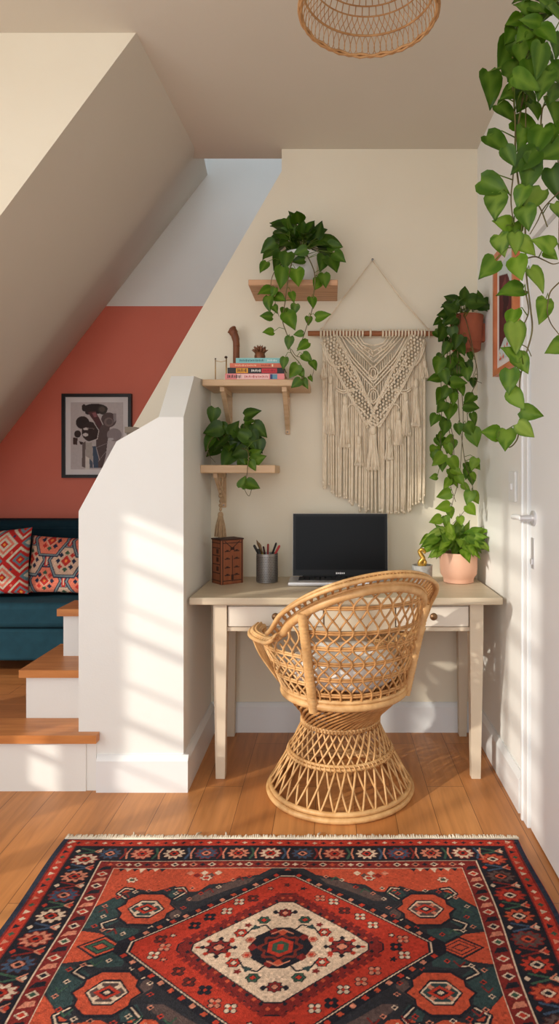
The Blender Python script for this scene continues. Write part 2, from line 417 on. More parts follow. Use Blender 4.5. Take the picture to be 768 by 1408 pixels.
# ------------------------------------------------------------------ painted canvases (pattern held in a colour attribute)
class Canvas:
    def __init__(s,w,h,res,bg):
        s.w=w;s.h=h;s.nx=int(w/res)+1;s.ny=int(h/res)+1
        s.X,s.Y=np.meshgrid(np.linspace(-w/2,w/2,s.nx),np.linspace(-h/2,h/2,s.ny))
        s.I=np.zeros((s.ny,s.nx,3),np.float32); s.I[:]=lin(bg)
    def win(s,x0,x1,y0,y1):
        i0=max(0,int((x0+s.w/2)/s.w*(s.nx-1))-1); i1=min(s.nx,int((x1+s.w/2)/s.w*(s.nx-1))+3)
        j0=max(0,int((y0+s.h/2)/s.h*(s.ny-1))-1); j1=min(s.ny,int((y1+s.h/2)/s.h*(s.ny-1))+3)
        return slice(j0,max(j0,j1)),slice(i0,max(i0,i1))
    def put(s,sl,mask,col):
        s.I[sl][mask]=lin(col)
    def poly(s,pts,col):
        xs=[p[0] for p in pts];ys=[p[1] for p in pts]
        sl=s.win(min(xs),max(xs),min(ys),max(ys)); X=s.X[sl];Y=s.Y[sl]
        if X.size==0: return
        ins=np.zeros(X.shape,bool); n=len(pts)
        for i in range(n):
            x1,y1=pts[i];x2,y2=pts[(i+1)%n]
            if y1==y2: continue
            c=((y1>Y)!=(y2>Y))&(X<(x2-x1)*(Y-y1)/(y2-y1)+x1)
            ins^=c
        s.put(sl,ins,col)
    def rect(s,x0,x1,y0,y1,col): s.poly([(x0,y0),(x1,y0),(x1,y1),(x0,y1)],col)
    def line(s,pts,wd,col):
        for (x1,y1),(x2,y2) in zip(pts[:-1],pts[1:]):
            sl=s.win(min(x1,x2)-wd,max(x1,x2)+wd,min(y1,y2)-wd,max(y1,y2)+wd); X=s.X[sl];Y=s.Y[sl]
            if X.size==0: continue
            dx,dy=x2-x1,y2-y1; L=dx*dx+dy*dy+1e-12
            t=np.clip(((X-x1)*dx+(Y-y1)*dy)/L,0,1)
            d=np.hypot(X-x1-t*dx,Y-y1-t*dy); s.put(sl,d<wd/2,col)
    def ros(s,cx,cy,rx,ry,n,amp,col,ph=0):
        sl=s.win(cx-rx*1.3,cx+rx*1.3,cy-ry*1.3,cy+ry*1.3); X=(s.X[sl]-cx)/rx;Y=(s.Y[sl]-cy)/ry
        if X.size==0: return
        th=np.arctan2(Y,X); s.put(sl,np.hypot(X,Y)<1+amp*np.cos(n*th+ph)-amp,col)
    def dia(s,cx,cy,rx,ry,col): s.poly([(cx-rx,cy),(cx,cy-ry),(cx+rx,cy),(cx,cy+ry)],col)
    def flower(s,cx,cy,r,petal,core,edge,ry=None,n=8):
        ry=ry or r
        s.ros(cx,cy,r*1.12,ry*1.12,n,.10,edge); s.ros(cx,cy,r,ry,n,.16,petal)
        s.ros(cx,cy,r*.55,ry*.55,6,.1,edge); s.ros(cx,cy,r*.42,ry*.42,4,.1,core)
    def quads(s):
        nx,ny=s.nx,s.ny; i=np.arange(nx-1);j=np.arange(ny-1); I,J=np.meshgrid(i,j)
        a=(J*nx+I).ravel(); return np.stack([a,a+1,a+nx+1,a+nx],1)
    def mesh(s,name,V,m,parent,smooth=True,flip=False):
        q=s.quads(); q=q[:,::-1] if flip else q
        me=bpy.data.meshes.new(name); nv=len(V); nf=len(q)
        me.vertices.add(nv); me.vertices.foreach_set('co',np.asarray(V,np.float32).ravel())
        me.loops.add(nf*4); me.loops.foreach_set('vertex_index',q.astype(np.int32).ravel())
        me.polygons.add(nf); me.polygons.foreach_set('loop_start',np.arange(0,nf*4,4,dtype=np.int32))
        me.update(calc_edges=True); me.validate()
        me.polygons.foreach_set('use_smooth',np.ones(nf,bool))
        a=me.color_attributes.new('Col','FLOAT_COLOR','POINT')
        col=np.ones((nv,4),np.float32); col[:,:3]=s.I.reshape(-1,3); a.data.foreach_set('color',col.ravel())
        me.materials.append(m)
        o=bpy.data.objects.new(name,me); C.objects.link(o); o.parent=parent; return o

# colours of the wool
NAVY=(26,27,38); RED=(190,58,38); ORG=(198,84,54); IV=(226,204,176); TEAL=(48,72,72); BRN=(98,38,30); MAR=(128,36,32); GRY=(92,76,72); PNK=(214,140,112); GRN=(58,92,72); BLU=(62,84,110)
RW,RH=1.575,1.04; RC=(-.136,1.754)
cv=Canvas(RW,RH,.0023,RED)
hx,hy=RW/2,RH/2
def border():
    cv.rect(-hx,hx,-hy,hy,(44,54,72))                    # selvage
    cv.rect(-hx+.018,hx-.018,-hy+.006,hy-.006,MAR)       # outer guard
    cv.rect(-hx+.024,hx-.024,-hy+.010,hy-.010,RED)
    cv.rect(-hx+.056,hx-.056,-hy+.042,hy-.042,MAR)
    cv.rect(-hx+.062,hx-.062,-hy+.046,hy-.046,NAVY)      # main border
    cv.rect(-hx+.172,hx-.172,-hy+.130,hy-.130,IV)
    cv.rect(-hx+.176,hx-.176,-hy+.133,hy-.133,MAR)       # inner guard
    cv.rect(-hx+.226,hx-.226,-hy+.168,hy-.168,IV)
    cv.rect(-hx+.229,hx-.229,-hy+.171,hy-.171,ORG)
border()
r_=random.Random(5)
# guard-stripe motifs
for sgn in (-1,1):
    n=int(RH/.030)
    for i in range(n):
        y=-hy+.03+i*.030
        x=sgn*(hx-.040); cv.poly([(x-.010,y-.010),(x+.010,y),(x-.010,y+.010)],[IV,NAVY,PNK][i%3]) if i%2 else cv.ros(x,y,.009,.009,4,.2,[IV,GRN][i%4//2])
        if abs(y)<hy-.14:
            x=sgn*(hx-.200)
            if i%2: cv.dia(x,y,.018,.013,IV); cv.dia(x,y,.011,.008,[RED,NAVY,GRN][i%3])
            else: cv.poly([(x-.02,y-.012),(x+.02,y-.004),(x+.016,y+.012),(x-.008,y+.008)],[NAVY,PNK][i//2%2])
    n=int(RW/.030)
    for i in range(n):
        x=-hx+.03+i*.030
        y=sgn*(hy-.026); cv.ros(x,y,.009,.007,4,.2,[IV,NAVY,PNK,NAVY][i%4])
        if abs(x)<hx-.2:
            y=sgn*(hy-.150)
            if i%2: cv.dia(x,y,.014,.011,[IV,PNK][i//2%2]); cv.dia(x,y,.008,.006,NAVY)
            else: cv.ros(x,y,.010,.008,4,.2,[ORG,IV,NAVY][i//2%3])
# main border rosettes joined by a vine
pets=[(IV,RED),(ORG,IV),(BLU,PNK),(RED,IV),(PNK,RED),(GRY,ORG)]
for sgn in (-1,1):
    for i,y in enumerate(np.arange(-hy+.09,hy-.05,.092)):
        x=sgn*(hx-.117); p,c=pets[(i*2+(sgn>0))%6]
        cv.line([(x-.03,y+.03),(x+.028,y+.046),(x-.03,y+.062)],.007,[GRN,MAR,BLU][i%3]); cv.line([(x+.04,y+.035),(x+.02,y+.046),(x+.04,y+.06)],.005,PNK)
        cv.flower(x,y,.044,p,c,MAR if i%2 else (60,30,30),.030,10); cv.ros(x,y,.009,.007,4,.1,NAVY)
        for a in (-1,1): cv.ros(x+a*.038,y+.046,.008,.008,4,.1,[RED,IV][i%2])
    for i,x in enumerate(np.arange(-hx+.19,hx-.15,.107)):
        y=sgn*(hy-.088); p,c=pets[(i*2+1+(sgn>0))%6]
        cv.line([(x+.042,y-.028),(x+.052,y),(x+.042,y+.028)],.008,[MAR,GRN,BLU][i%3]); cv.line([(x+.062,y-.028),(x+.056,y),(x+.062,y+.028)],.006,PNK)
        cv.flower(x,y,.037,p,c,MAR if i%2 else (60,30,30),.031,10); cv.ros(x,y,.008,.007,4,.1,NAVY)
# field: brighter corners, dark grounds at the sides
FX,FY=hx-.229,hy-.171
for sx in (-1,1):
    for sy in (-1,1):
        S=lambda pts:[(sx*a,sy*b) for a,b in pts]
        # dark stepped ground hugging the medallion
        cv.poly(S([(.0,FY),(.05,FY),(.09,.315),(.15,.300),(.19,.275),(.24,.268),(.27,.235),(.33,.232),(.345,.262),(.37,.25),(.40,.235),(.455,.245),(.50,.222),(.53,.19),(FX,.16),(FX,.06),(.50,.05),(.43,0),(.37,0)]),(42,44,50))
        cv.poly(S([(.10,.300),(.17,.285),(.22,.25),(.28,.215),(.30,.19),(.26,.19),(.19,.235),(.12,.272)]),GRY)
        cv.poly(S([(.30,.225),(.345,.245),(.36,.215),(.325,.19)]),TEAL)
        cv.poly(S([(.47,.225),(.53,.19),(FX,.15),(FX,.07),(.50,.075),(.47,.10),(.49,.15)]),TEAL)
        cv.poly(S([(.40,.07),(.46,.075),(.50,.06),(.45,.0),(.40,.0)]),TEAL)
        cv.poly(S([(.30,.14),(.35,.19),(.33,.12),(.31,.10)]),GRY)
        # orange lobed hexagon with a jewel inside
        hexa=[(.325,.155),(.345,.175),(.345,.195),(.375,.220),(.44,.220),(.47,.195),(.47,.175),(.49,.155),(.47,.135),(.47,.115),(.44,.090),(.375,.090),(.345,.115),(.345,.135)]
        cv.poly(S([(.4075+(a-.4075)*1.10,.155+(b-.155)*1.12) for a,b in hexa]),NAVY); cv.poly(S(hexa),ORG)
        cv.poly(S([(.352,.155),(.385,.195),(.43,.195),(.463,.155),(.43,.115),(.385,.115)]),NAVY)
        cv.poly(S([(.357,.155),(.387,.190),(.428,.190),(.458,.155),(.428,.120),(.387,.120)]),IV)
        cv.poly(S([(.363,.155),(.389,.184),(.426,.184),(.452,.155),(.426,.126),(.389,.126)]),[TEAL,GRY][sx*sy>0])
        cv.dia(sx*.4075,sy*.155,.034,.022,RED); cv.dia(sx*.4075,sy*.155,.020,.013,NAVY); cv.dia(sx*.4075,sy*.155,.010,.007,IV)
        for a,b in ((.385,.172),(.43,.172),(.385,.138),(.43,.138)): cv.ros(sx*a,sy*b,.009,.008,4,.2,[IV,PNK][sx>0])
        # hooks
        for pts in ([(.335,.20),(.305,.232),(.318,.252),(.342,.248)],[(.48,.20),(.51,.222),(.495,.248),(.47,.244)],[(.335,.11),(.30,.085),(.312,.062),(.34,.066)],[(.48,.11),(.515,.09),(.50,.066),(.475,.068)]):
            cv.line(S(pts),.016,NAVY); cv.line(S(pts),.004,IV)
        # corner ornament on the orange ground
        for i in range(5): cv.dia(sx*(.22+i*.022),sy*(.325-(i%2)*.012),.013,.012,[IV,GRY,IV,MAR,PNK][i]); 
        cv.flower(sx*.255,sy*.300,.020,IV,RED,MAR,.014,6)
        cv.flower(sx*.485,sy*.290,.018,IV,GRN,MAR,.014,6); 
        # zigzag at field edge
        for i in range(7): cv.poly(S([(.39+i*.022,FY),(.412+i*.022,FY),(.401+i*.022,FY-.016-.008*(i==3))]),[NAVY,IV][i%2])
    # side small diamond
    cv.poly([(sx*.415,-.0),(sx*.48,.045),(sx*.548,0),(sx*.48,-.045)],NAVY); cv.dia(sx*.482,0,.056,.036,ORG); cv.dia(sx*.482,0,.046,.029,NAVY); cv.dia(sx*.482,0,.040,.025,[GRN,ORG][sx>0]); cv.dia(sx*.482,0,.024,.015,NAVY); cv.dia(sx*.482,0,.018,.011,ORG)
for sx in (-1,1):
    for sy in (-1,1):
        for (a,b,k) in ((.12,.306,0),(.17,.290,1),(.21,.255,2),(.26,.225,0),(.29,.25,1),(.335,.225,2),(.365,.243,0),(.42,.238,1),(.46,.232,2),(.505,.205,0),(.53,.165,1),(.52,.12,2),(.53,.08,0),(.50,.065,1),(.44,.05,2),(.40,.04,0),(.33,.09,1),(.31,.125,2),(.30,.16,0),(.29,.20,1),(.37,.075,2),(.345,.075,0)):
            cv.ros(sx*a,sy*b,.009,.008,4,.2,[RED,PNK,IV][(k+(sx>0))%3]); cv.ros(sx*a,sy*b,.0045,.004,4,.1,NAVY)
        for (a,b) in ((.15,.297),(.235,.24),(.315,.235),(.485,.216),(.525,.145),(.47,.06),(.305,.105)):
            cv.line([(sx*(a-.012),sy*(b-.010)),(sx*a,sy*(b+.008)),(sx*(a+.014),sy*(b-.006))],.0045,[MAR,GRN][sx*sy>0])
# medallion
med=lambda k,kx=1:[(-.402*k*kx,.018*k),(-.402*k*kx,-.018*k),(-.02,-.306*k),(.02,-.306*k),(.402*k*kx,-.018*k),(.402*k*kx,.018*k),(.02,.306*k),(-.02,.306*k)]
cv.poly(med(1.10),NAVY); cv.poly(med(1.012),IV); cv.poly(med(1.0),NAVY); cv.poly(med(.985),RED)
# dots riding in the dark outline
for sx in (-1,1):
    for sy in (-1,1):
        for i in range(13):
            t=(i+.5)/13; x=.424*(1-t)+.02*t; y=.02*(1-t)+.322*t
            cv.ros(sx*x,sy*y,.009,.008,4,.15,[RED,PNK,ORG][i%3]); 
for i in range(46):
    pass
# subtle abrash on the red
for k in range(40):
    x=r_.uniform(-.3,.3);y=r_.uniform(-.22,.22)
    if abs(x)/.4+abs(y)/.3<.85: cv.rect(x-.06,x+.06,y-.004,y+.003,[(184,54,36),(200,66,42),(178,50,34)][k%3])
fl=[(.31,.0),(.25,.085),(.30,.045),(.17,.145),(.10,.200),(.05,.245),(.215,.12),(.14,.185),(.0,.262),(.33,.03)]
for i,(a,b) in enumerate(fl):
    for sx in (-1,1):
        for sy in (-1,1):
            if (b==0 and sy<0) or (a==0 and sx<0): continue
            p=[IV,BRN,PNK,NAVY,IV][(i+(sx>0)+2*(sy>0))%5]
            if i%3==2: cv.ros(sx*a,sy*b,.011,.009,5,.2,NAVY); cv.ros(sx*a,sy*b,.006,.005,4,.1,p)
            else:
                for q in range(4): cv.ros(sx*a+.011*math.cos(q*math.pi/2+.78),sy*b+.010*math.sin(q*math.pi/2+.78),.0095,.0085,4,.05,NAVY)
                for q in range(4): cv.ros(sx*a+.011*math.cos(q*math.pi/2+.78),sy*b+.010*math.sin(q*math.pi/2+.78),.0065,.006,4,.05,p)
                cv.ros(sx*a,sy*b,.005,.005,4,.05,RED if p!=RED else IV)
# serrated brown band then ivory heart
inner=lambda kx,ky:[(-kx,.012),(-kx,-.012),(-kx*.82,-.05),(-.02,-ky),(.02,-ky),(kx*.82,-.05),(kx,-.012),(kx,.012),(kx*.82,.05),(.02,ky),(-.02,ky),(-kx*.82,.05)]
cv.poly(inner(.278,.222),NAVY); cv.poly(inner(.272,.217),MAR)
for sx in (-1,1):
    for sy in (-1,1):
        for i in range(14):
            t=(i+.5)/14; x=.262*(1-t)+.01*t; y=.018*(1-t)+.216*t
            cv.dia(sx*(x+.006),sy*(y+.006),.012,.011,MAR); cv.ros(sx*(x-.008),sy*(y-.008),.006,.006,4,.1,[NAVY,ORG][i%2])
cv.poly(inner(.238,.186),NAVY); cv.poly(inner(.233,.181),IV)
for sx in (-1,1):
    cv.flower(sx*.165,0,.034,MAR,PNK,NAVY,.026,8); cv.line([(sx*.2,0),(sx*.226,0)],.006,RED)
    for q in range(8): cv.ros(sx*.165+.043*math.cos(q*.785),.033*math.sin(q*.785),.008,.007,4,.1,[NAVY,RED][q%2])
    for sy in (-1,1):
        cv.flower(sx*.115,sy*.055,.019,RED,IV,NAVY,.016,6); cv.flower(sx*.058,sy*.105,.018,GRN,RED,NAVY,.015,6)
        cv.ros(sx*.10,sy*.085,.012,.010,5,.2,MAR); cv.ros(sx*.135,sy*.085*.35,.009,.008,5,.2,RED)
        cv.flower(sx*.085,sy*.028,.013,PNK,RED,MAR,.011,6)
        cv.line([(sx*.03,sy*.06),(sx*.05,sy*.085),(sx*.085,sy*.075),(sx*.10,sy*.05)],.005,NAVY)
        cv.poly([(sx*.062,sy*.074),(sx*.088,sy*.066),(sx*.082,sy*.088)],TEAL)
        cv.flower(sx*.0,sy*.135,.020,MAR,PNK,NAVY,.017,8)
        cv.ros(sx*.028,sy*.138,.008,.009,4,.1,NAVY)
cv.poly([(-.088,0),(-.058,.050),(-.02,.075),(.02,.075),(.058,.050),(.088,0),(.058,-.050),(.02,-.075),(-.02,-.075),(-.058,-.050)],NAVY)
for q in range(10): cv.ros(.075*math.cos(q*.628),.062*math.sin(q*.628),.013,.012,4,.1,[NAVY,MAR][q%2])
cv.ros(0,0,.062,.052,8,.10,(120,44,34)); cv.ros(0,0,.050,.042,8,.10,NAVY); cv.poly([(-.034,.018),(0,.036),(.034,.018),(.034,-.018),(0,-.036),(-.034,-.018)],RED); cv.poly([(-.022,.012),(0,.024),(.022,.012),(.022,-.012),(0,-.024),(-.022,-.012)],GRN); cv.rect(-.008,.008,-.010,.010,RED)
for sy in (-1,1): cv.dia(0,sy*.056,.014,.012,ORG); cv.line([(-.03,sy*.05),(0,sy*.066),(.03,sy*.05)],.004,PNK)
# wool irregularity
nz=rng.normal(0,1,(cv.ny//3+2,cv.nx//3+2)); nz=np.kron(nz,np.ones((3,3)))[:cv.ny,:cv.nx]
cv.I*=np.array([.80,.74,.74],np.float32)
cv.I*=np.clip(1+.13*nz+.07*rng.normal(0,1,(cv.ny,cv.nx)),.5,1.5)[:,:,None].astype(np.float32)
rg=thing('rug','red and navy patterned wool rug with an ivory medallion on the oak floor','rug',(RC[0],RC[1],0))
V=np.zeros((cv.ny*cv.nx,3),np.float32)
V[:,0]=cv.X.ravel(); V[:,1]=cv.Y.ravel(); 
V[:,2]=.009+.0012*np.sin(V[:,0]*9+V[:,1]*7)
V[:,0]+=.004*np.sin(V[:,1]*11)
cv.mesh('pile',V,M['rug'],rg)
build(MB().box(RC[0]-hx+.003,RC[0]+hx-.003,RC[1]-hy,RC[1]+hy,.0006,.0075),'backing',M['fringe'],rg)
for sgn in (1,-1):
    m=MB(); n=230
    m.box(RC[0]-hx,RC[0]+hx,RC[1]+sgn*(hy+.002)-.006,RC[1]+sgn*(hy+.002)+.006,.001,.012)
    for i in range(n):
        x=RC[0]-hx+(i+.5)/n*RW; y=RC[1]+sgn*(hy+.004); a=r_.uniform(-.008,.008); L=r_.uniform(.014,.030)
        if r_.random()<.03: L=.045; a*=3
        m.tube([(x,y-sgn*.006,.010),(x+a*.4,y+sgn*L*.5,.009+r_.uniform(0,.004)),(x+a,y+sgn*L,.004)],[.0034,.0036,.0022],5)
    build(m,'fringe',M['fringe'],rg,smooth=True)

# sofa pillows
def pillow(name,label,cx,Y,z0,w,h,rot,paint):
    c=Canvas(w,h,.0032,(190,60,48)); paint(c)
    c.I*=np.clip(1+.12*rng.normal(0,1,(c.ny,c.nx)),.6,1.4)[:,:,None].astype(np.float32)
    t=thing(name,label,'cushion',(cx,Y,z0),'patterned cushions on the teal sofa')
    u=c.X/(w/2); v=c.Y/(h/2)
    prof=np.clip((1-np.abs(u)**2.6)*(1-np.abs(v)**2.6),0,1)**.5
    pinch=1-.05*(1-np.abs(v)**2)*np.abs(u)**3
    x=c.X*(1-.06*(1-v*v)*np.abs(u)**2); z=c.Y*(1-.06*(1-u*u)*np.abs(v)**2)
    ca,sa=math.cos(rot),math.sin(rot)
    for s,nm in ((-1,'front_panel'),(1,'back_panel')):
        V=np.zeros((c.ny*c.nx,3),np.float32); X=x.ravel();Z=z.ravel()
        V[:,0]=X*ca-Z*sa; V[:,2]=X*sa+Z*ca+h/2; V[:,1]=(s*prof*.07).ravel()+.09*(V[:,2]/h)
        if s<0: c.mesh(nm,V,M['textile'],t)
        else: c.mesh(nm,V,M['textile'],t,flip=True)
    return t
def kilim(c):
    cr=(206,196,172); rd=(186,40,36); tl=(96,128,136); pk=(216,120,100)
    c.rect(-1,1,-1,1,cr)
    for j in range(-3,4):
        for i in range(-3,4):
            x=i*.17+(j%2)*.085; y=j*.085+.01
            c.dia(x,y,.085,.085,[tl,rd][(i+j)%2]); c.dia(x,y,.068,.068,cr); c.dia(x,y,.054,.054,[rd,pk][(j)%2]); c.dia(x,y,.036,.036,[cr,tl][(i)%2]); c.dia(x,y,.022,.022,rd); c.ros(x,y,.008,.008,4,.1,(230,150,60))
    for i in range(-6,7):
        for j in range(-4,5): c.ros(i*.085+.0425,j*.085+.05,.008,.008,4,.2,[(60,66,90),pk][(i+j)%2])
def octa(c):
    cr=(212,176,150); rd=(190,52,44); nv=(34,42,66); gr=(120,132,134); pk=(222,122,96)
    c.rect(-1,1,-1,1,pk)
    for j in range(-3,4):
        for i in range(-3,4):
            x=i*.21+(j%2)*.105; y=j*.105+.03
            oc=lambda k,a=.088,b=.075,x=x,y=y:[(x-a*k,y),(x-a*.55*k,y+b*k),(x+a*.55*k,y+b*k),(x+a*k,y),(x+a*.55*k,y-b*k),(x-a*.55*k,y-b*k)]
            c.poly(oc(1.16),nv); c.poly(oc(1.09),gr); c.poly(oc(.98),nv); c.poly(oc(.92),[cr,pk][j%2])
            for q in range(8):
                a=q*math.pi/4; c.ros(x+.042*math.cos(a),y+.042*math.sin(a),.013,.013,4,.15,[nv,rd,(60,90,70),nv][q%4])
            c.dia(x,y,.034,.036,cr); c.dia(x,y,.027,.029,rd); c.ros(x,y,.008,.008,4,.1,(236,140,70))
            c.rect(x+.095,x+.115,y-.03,y+.03,rd); c.rect(x+.101,x+.109,y-.022,y+.022,cr)
PZ=sz(830,SF)+.010
pillow('patterned_cushion','red and cream diamond patterned cushion leaning in the left corner of the sofa view',P(-8,780,3.50).x,3.44,PZ,.40,.345,.06,kilim)
pillow('patterned_cushion','coral and navy octagon patterned cushion next to the white stair wall',P(92,780,3.50).x,3.50,PZ,.46,.30,-.03,octa)

# ------------------------------------------------------------------ framed pictures
def art_big(c):
    dk=(58,48,46); md=(96,82,80); lt=(150,140,140)
    c.rect(-1,1,-1,1,(196,188,186))
    S=.30/470.0      # crop pixels to metres, art box 115..580 x 150..750
    X=lambda px:(px-347)*S; Yy=lambda py:(450-py)*S
    def pl(pts,col): c.poly([(X(a),Yy(b)) for a,b in pts],col)
    def el(x,y,a,b,col,n=0,amp=0): c.ros(X(x),Yy(y),a*S,b*S,n or 4,amp,col)
    pl([(340,420),(400,320),(470,360),(450,480),(430,640),(400,750),(340,750)],md)
    el(330,195,118,48,dk); el(225,185,22,34,dk); el(265,225,30,26,dk); el(400,205,44,44,(70,64,60)); el(395,200,28,24,(96,84,76))
    pl([(260,230),(330,215),(400,330),(370,390),(330,330)],(92,60,62)); pl([(300,235),(335,228),(350,270),(320,275)],(150,96,100))
    el(212,325,64,60,dk); el(285,410,82,92,(64,52,50)); el(165,432,32,34,dk); pl([(122,465),(166,470),(160,535),(122,530)],(74,54,50)); pl([(178,500),(215,510),(215,535),(190,530)],dk)
    el(245,385,28,12,(206,200,196)); el(240,440,26,16,(206,198,192)); el(290,385,34,10,(110,96,92)); el(290,390,22,8,dk)
    el(458,300,72,70,md); el(458,320,44,42,(128,112,108)); el(462,318,28,28,(104,92,90)); pl([(500,240),(530,240),(528,300),(505,330)],lt)
    el(510,440,70,60,lt); el(478,480,26,12,(196,192,192))
    pl([(210,520),(240,500),(235,750),(205,740)],(112,98,94)); pl([(240,515),(300,510),(310,690),(270,660),(240,640)],(176,168,160)); pl([(240,640),(275,660),(275,790),(238,790)],(222,214,204))
    pl([(305,550),(335,545),(360,640),(360,750),(315,750)],(74,88,106)); pl([(275,665),(305,690),(310,750),(280,750)],(88,96,108))
    c.line([(X(290),Yy(280)),(X(365),Yy(400)),(X(350),Yy(480)),(X(260),Yy(510))],.004,(206,198,194)); c.line([(X(355),Yy(250)),(X(405),Yy(345))],.004,(210,200,196))
    c.line([(X(345),Yy(560)),(X(440),Yy(520))],.003,lt); c.line([(X(360),Yy(690)),(X(430),Yy(600))],.003,lt); c.line([(X(340),Yy(560)),(X(372),Yy(680))],.003,(200,192,190))
def frame_y(name,label,x0,x1,z0,z1,Y,bw,mw,paint,fm):
    t=thing(name,label,'picture',((x0+x1)/2,Y,z0))
    m=MB()
    for a in ((x0,x1,z0,z0+bw),(x0,x1,z1-bw,z1),(x0,x0+bw,z0+bw,z1-bw),(x1-bw,x1,z0+bw,z1-bw)): m.box(a[0],a[1],Y-.028,Y,a[2],a[3])
    build(m,'frame',fm,t)
    build(MB().box(x0+bw,x1-bw,Y-.014,Y-.004,z0+bw,z1-bw),'mat_board',M['matboard'],t)
    w=x1-x0-2*bw-2*mw; h=z1-z0-2*bw-2*mw
    c=Canvas(w,h,.0025,(200,190,188)); paint(c)
    V=np.zeros((c.ny*c.nx,3),np.float32); V[:,0]=c.X.ravel(); V[:,1]=-.016; V[:,2]=c.Y.ravel()+(z1-z0)/2
    c.mesh('print',V,M['paint'],t)
    return t
a=P(87,657,YR); b=P(182,542,YR)
frame_y('framed_picture','black framed abstract print of dark rounded shapes on the terracotta wall',a.x,b.x,a.z,b.z,YR,.019,.032,art_big,M['frameblack'])
# copper frame on the right wall
t=thing('framed_picture','narrow copper framed print on the right wall behind the trailing vine','picture',(XR,2.68,1.70))
y0,y1,z0,z1=2.515,2.835,1.695,2.215; bw=.024; m=MB()
for q in ((y0,y1,z0,z0+bw),(y0,y1,z1-bw,z1),(y0,y0+bw,z0+bw,z1-bw),(y1-bw,y1,z0+bw,z1-bw)): m.box(XR-.026,XR,q[0],q[1],q[2],q[3])
build(m,'frame',M['framecopper'],t)
build(MB().box(XR-.012,XR-.002,y0+bw,y1-bw,z0+bw,z1-bw),'mat_board',M['matboard'],t)
c=Canvas(y1-y0-2*bw-.07,z1-z0-2*bw-.07,.003,(200,214,214))
w2,h2=c.w/2,c.h/2
c.poly([(-w2,.16),(w2*.3,.13),(w2,.05),(w2,-.12),(-w2*.2,-.12),(-w2,-.16)],(92,44,46)); c.poly([(-w2*.6,.10),(0,.13),(w2*.5,.02),(0,-.06)],(124,66,66)); c.ros(0,.02,.05,.08,5,.2,(62,30,36))
for i in range(14): c.ros(random.uniform(-w2,w2),random.uniform(-h2,-h2+.05),.012,.012,4,.2,[(214,92,70),(232,214,196),(190,60,52)][i%3])
V=np.zeros((c.ny*c.nx,3),np.float32); V[:,0]=-.0135; V[:,1]=-c.X.ravel()+(y0+y1)/2-2.68; V[:,2]=c.Y.ravel()+(z0+z1)/2-1.70
c.mesh('print',V,M['paint'],t)

# ------------------------------------------------------------------ light switch and small grey plate
t=thing('light_switch','white light switch on the right wall beside the door','light switch',(XR,2.60,1.17))
build(MB().box(XR-.010,XR,2.552,2.645,1.165,1.285),'plate',M['gloss'],t,bevel=.003)
build(MB().box(XR-.016,XR-.008,2.590,2.606,1.212,1.238),'toggle',M['gloss'],t,bevel=.002)

# ------------------------------------------------------------------ desk
DZ=.766; DT=.03
dk=thing('desk','pale beige wooden desk with tapered legs against the back wall','desk',(.06,2.95,0))
DX0,DX1,DY0,DY1=-.583,.706,2.69,3.243
build(MB().box(DX0,DX1,DY0,DY1,DZ-DT,DZ),'desk_top',M['deskwood'],dk,bevel=.004)
LX=(-.492,-.434,.577,.634); LY=2.725
def leg(x0,x1,y0,y1,ib,it):
    m=MB(); zt=DZ-DT
    # square to the apron, then tapering on the inner face
    a0,a1=(x0,x1)
    zz=[(0,.62),(.62,1),(zt,1)]
    vs=[]
    for z,k in ((zt,1),(.60,1),(0,.68)):
        c0=x0+(x1-x0)*.5; hw=(x1-x0)/2*k; cy=(y0+y1)/2; hy_=(y1-y0)/2*k
        vs+= [(c0-hw,cy-hy_,z),(c0+hw,cy-hy_,z),(c0+hw,cy+hy_,z),(c0-hw,cy+hy_,z)]
    fs=[(0,1,2,3),(11,10,9,8)]
    for i in (0,4):
        for k in range(4): fs.append((i+k,i+4+k,i+4+(k+1)%4,i+(k+1)%4))
    m.add(vs,fs); return build(m,'leg',M['deskleg'],dk,bevel=.002)
leg(LX[0],LX[1],LY,LY+.056,0,0); leg(LX[2],LX[3],LY,LY+.056,0,0)
leg(-.515,-.46,3.165,3.218,0,0); leg(.612,.666,3.165,3.218,0,0)
ap0=.618
m=MB().box(LX[1],LX[2],LY+.012,LY+.03,ap0,ap0+.016).box(LX[1],LX[2],LY+.012,LY+.03,DZ-DT-.012,DZ-DT)
xa=lambda px:(px-VX)/F*LY
m.box(xa(446),xa(543),LY+.012,LY+.03,ap0+.016,DZ-DT-.012)
m.box(-.50,-.484,LY+.056,3.165,ap0,DZ-DT).box(.615,.631,LY+.056,3.165,ap0,DZ-DT).box(-.46,.612,3.19,3.206,ap0,DZ-DT)
build(m,'apron',M['deskleg'],dk)
for x0,x1,kx_ in ((LX[1]+.003,xa(444),xa(379)),(xa(545),LX[2]-.003,xa(595))):
    d=build(MB().box(x0,x1,LY+.008,LY+.34,ap0+.019,DZ-DT-.014),'drawer',M['drawer'],dk,bevel=.003)
    build(MB().lathe([(.006,0),(.006,.012),(.013,.016),(.016,.024),(.013,.032),(0,.034)],(kx_,LY+.008,.684),16,ax=(0,-1,0)),'knob',flat('bronze_knob',(128,96,66),.4,.5),d,smooth=True)

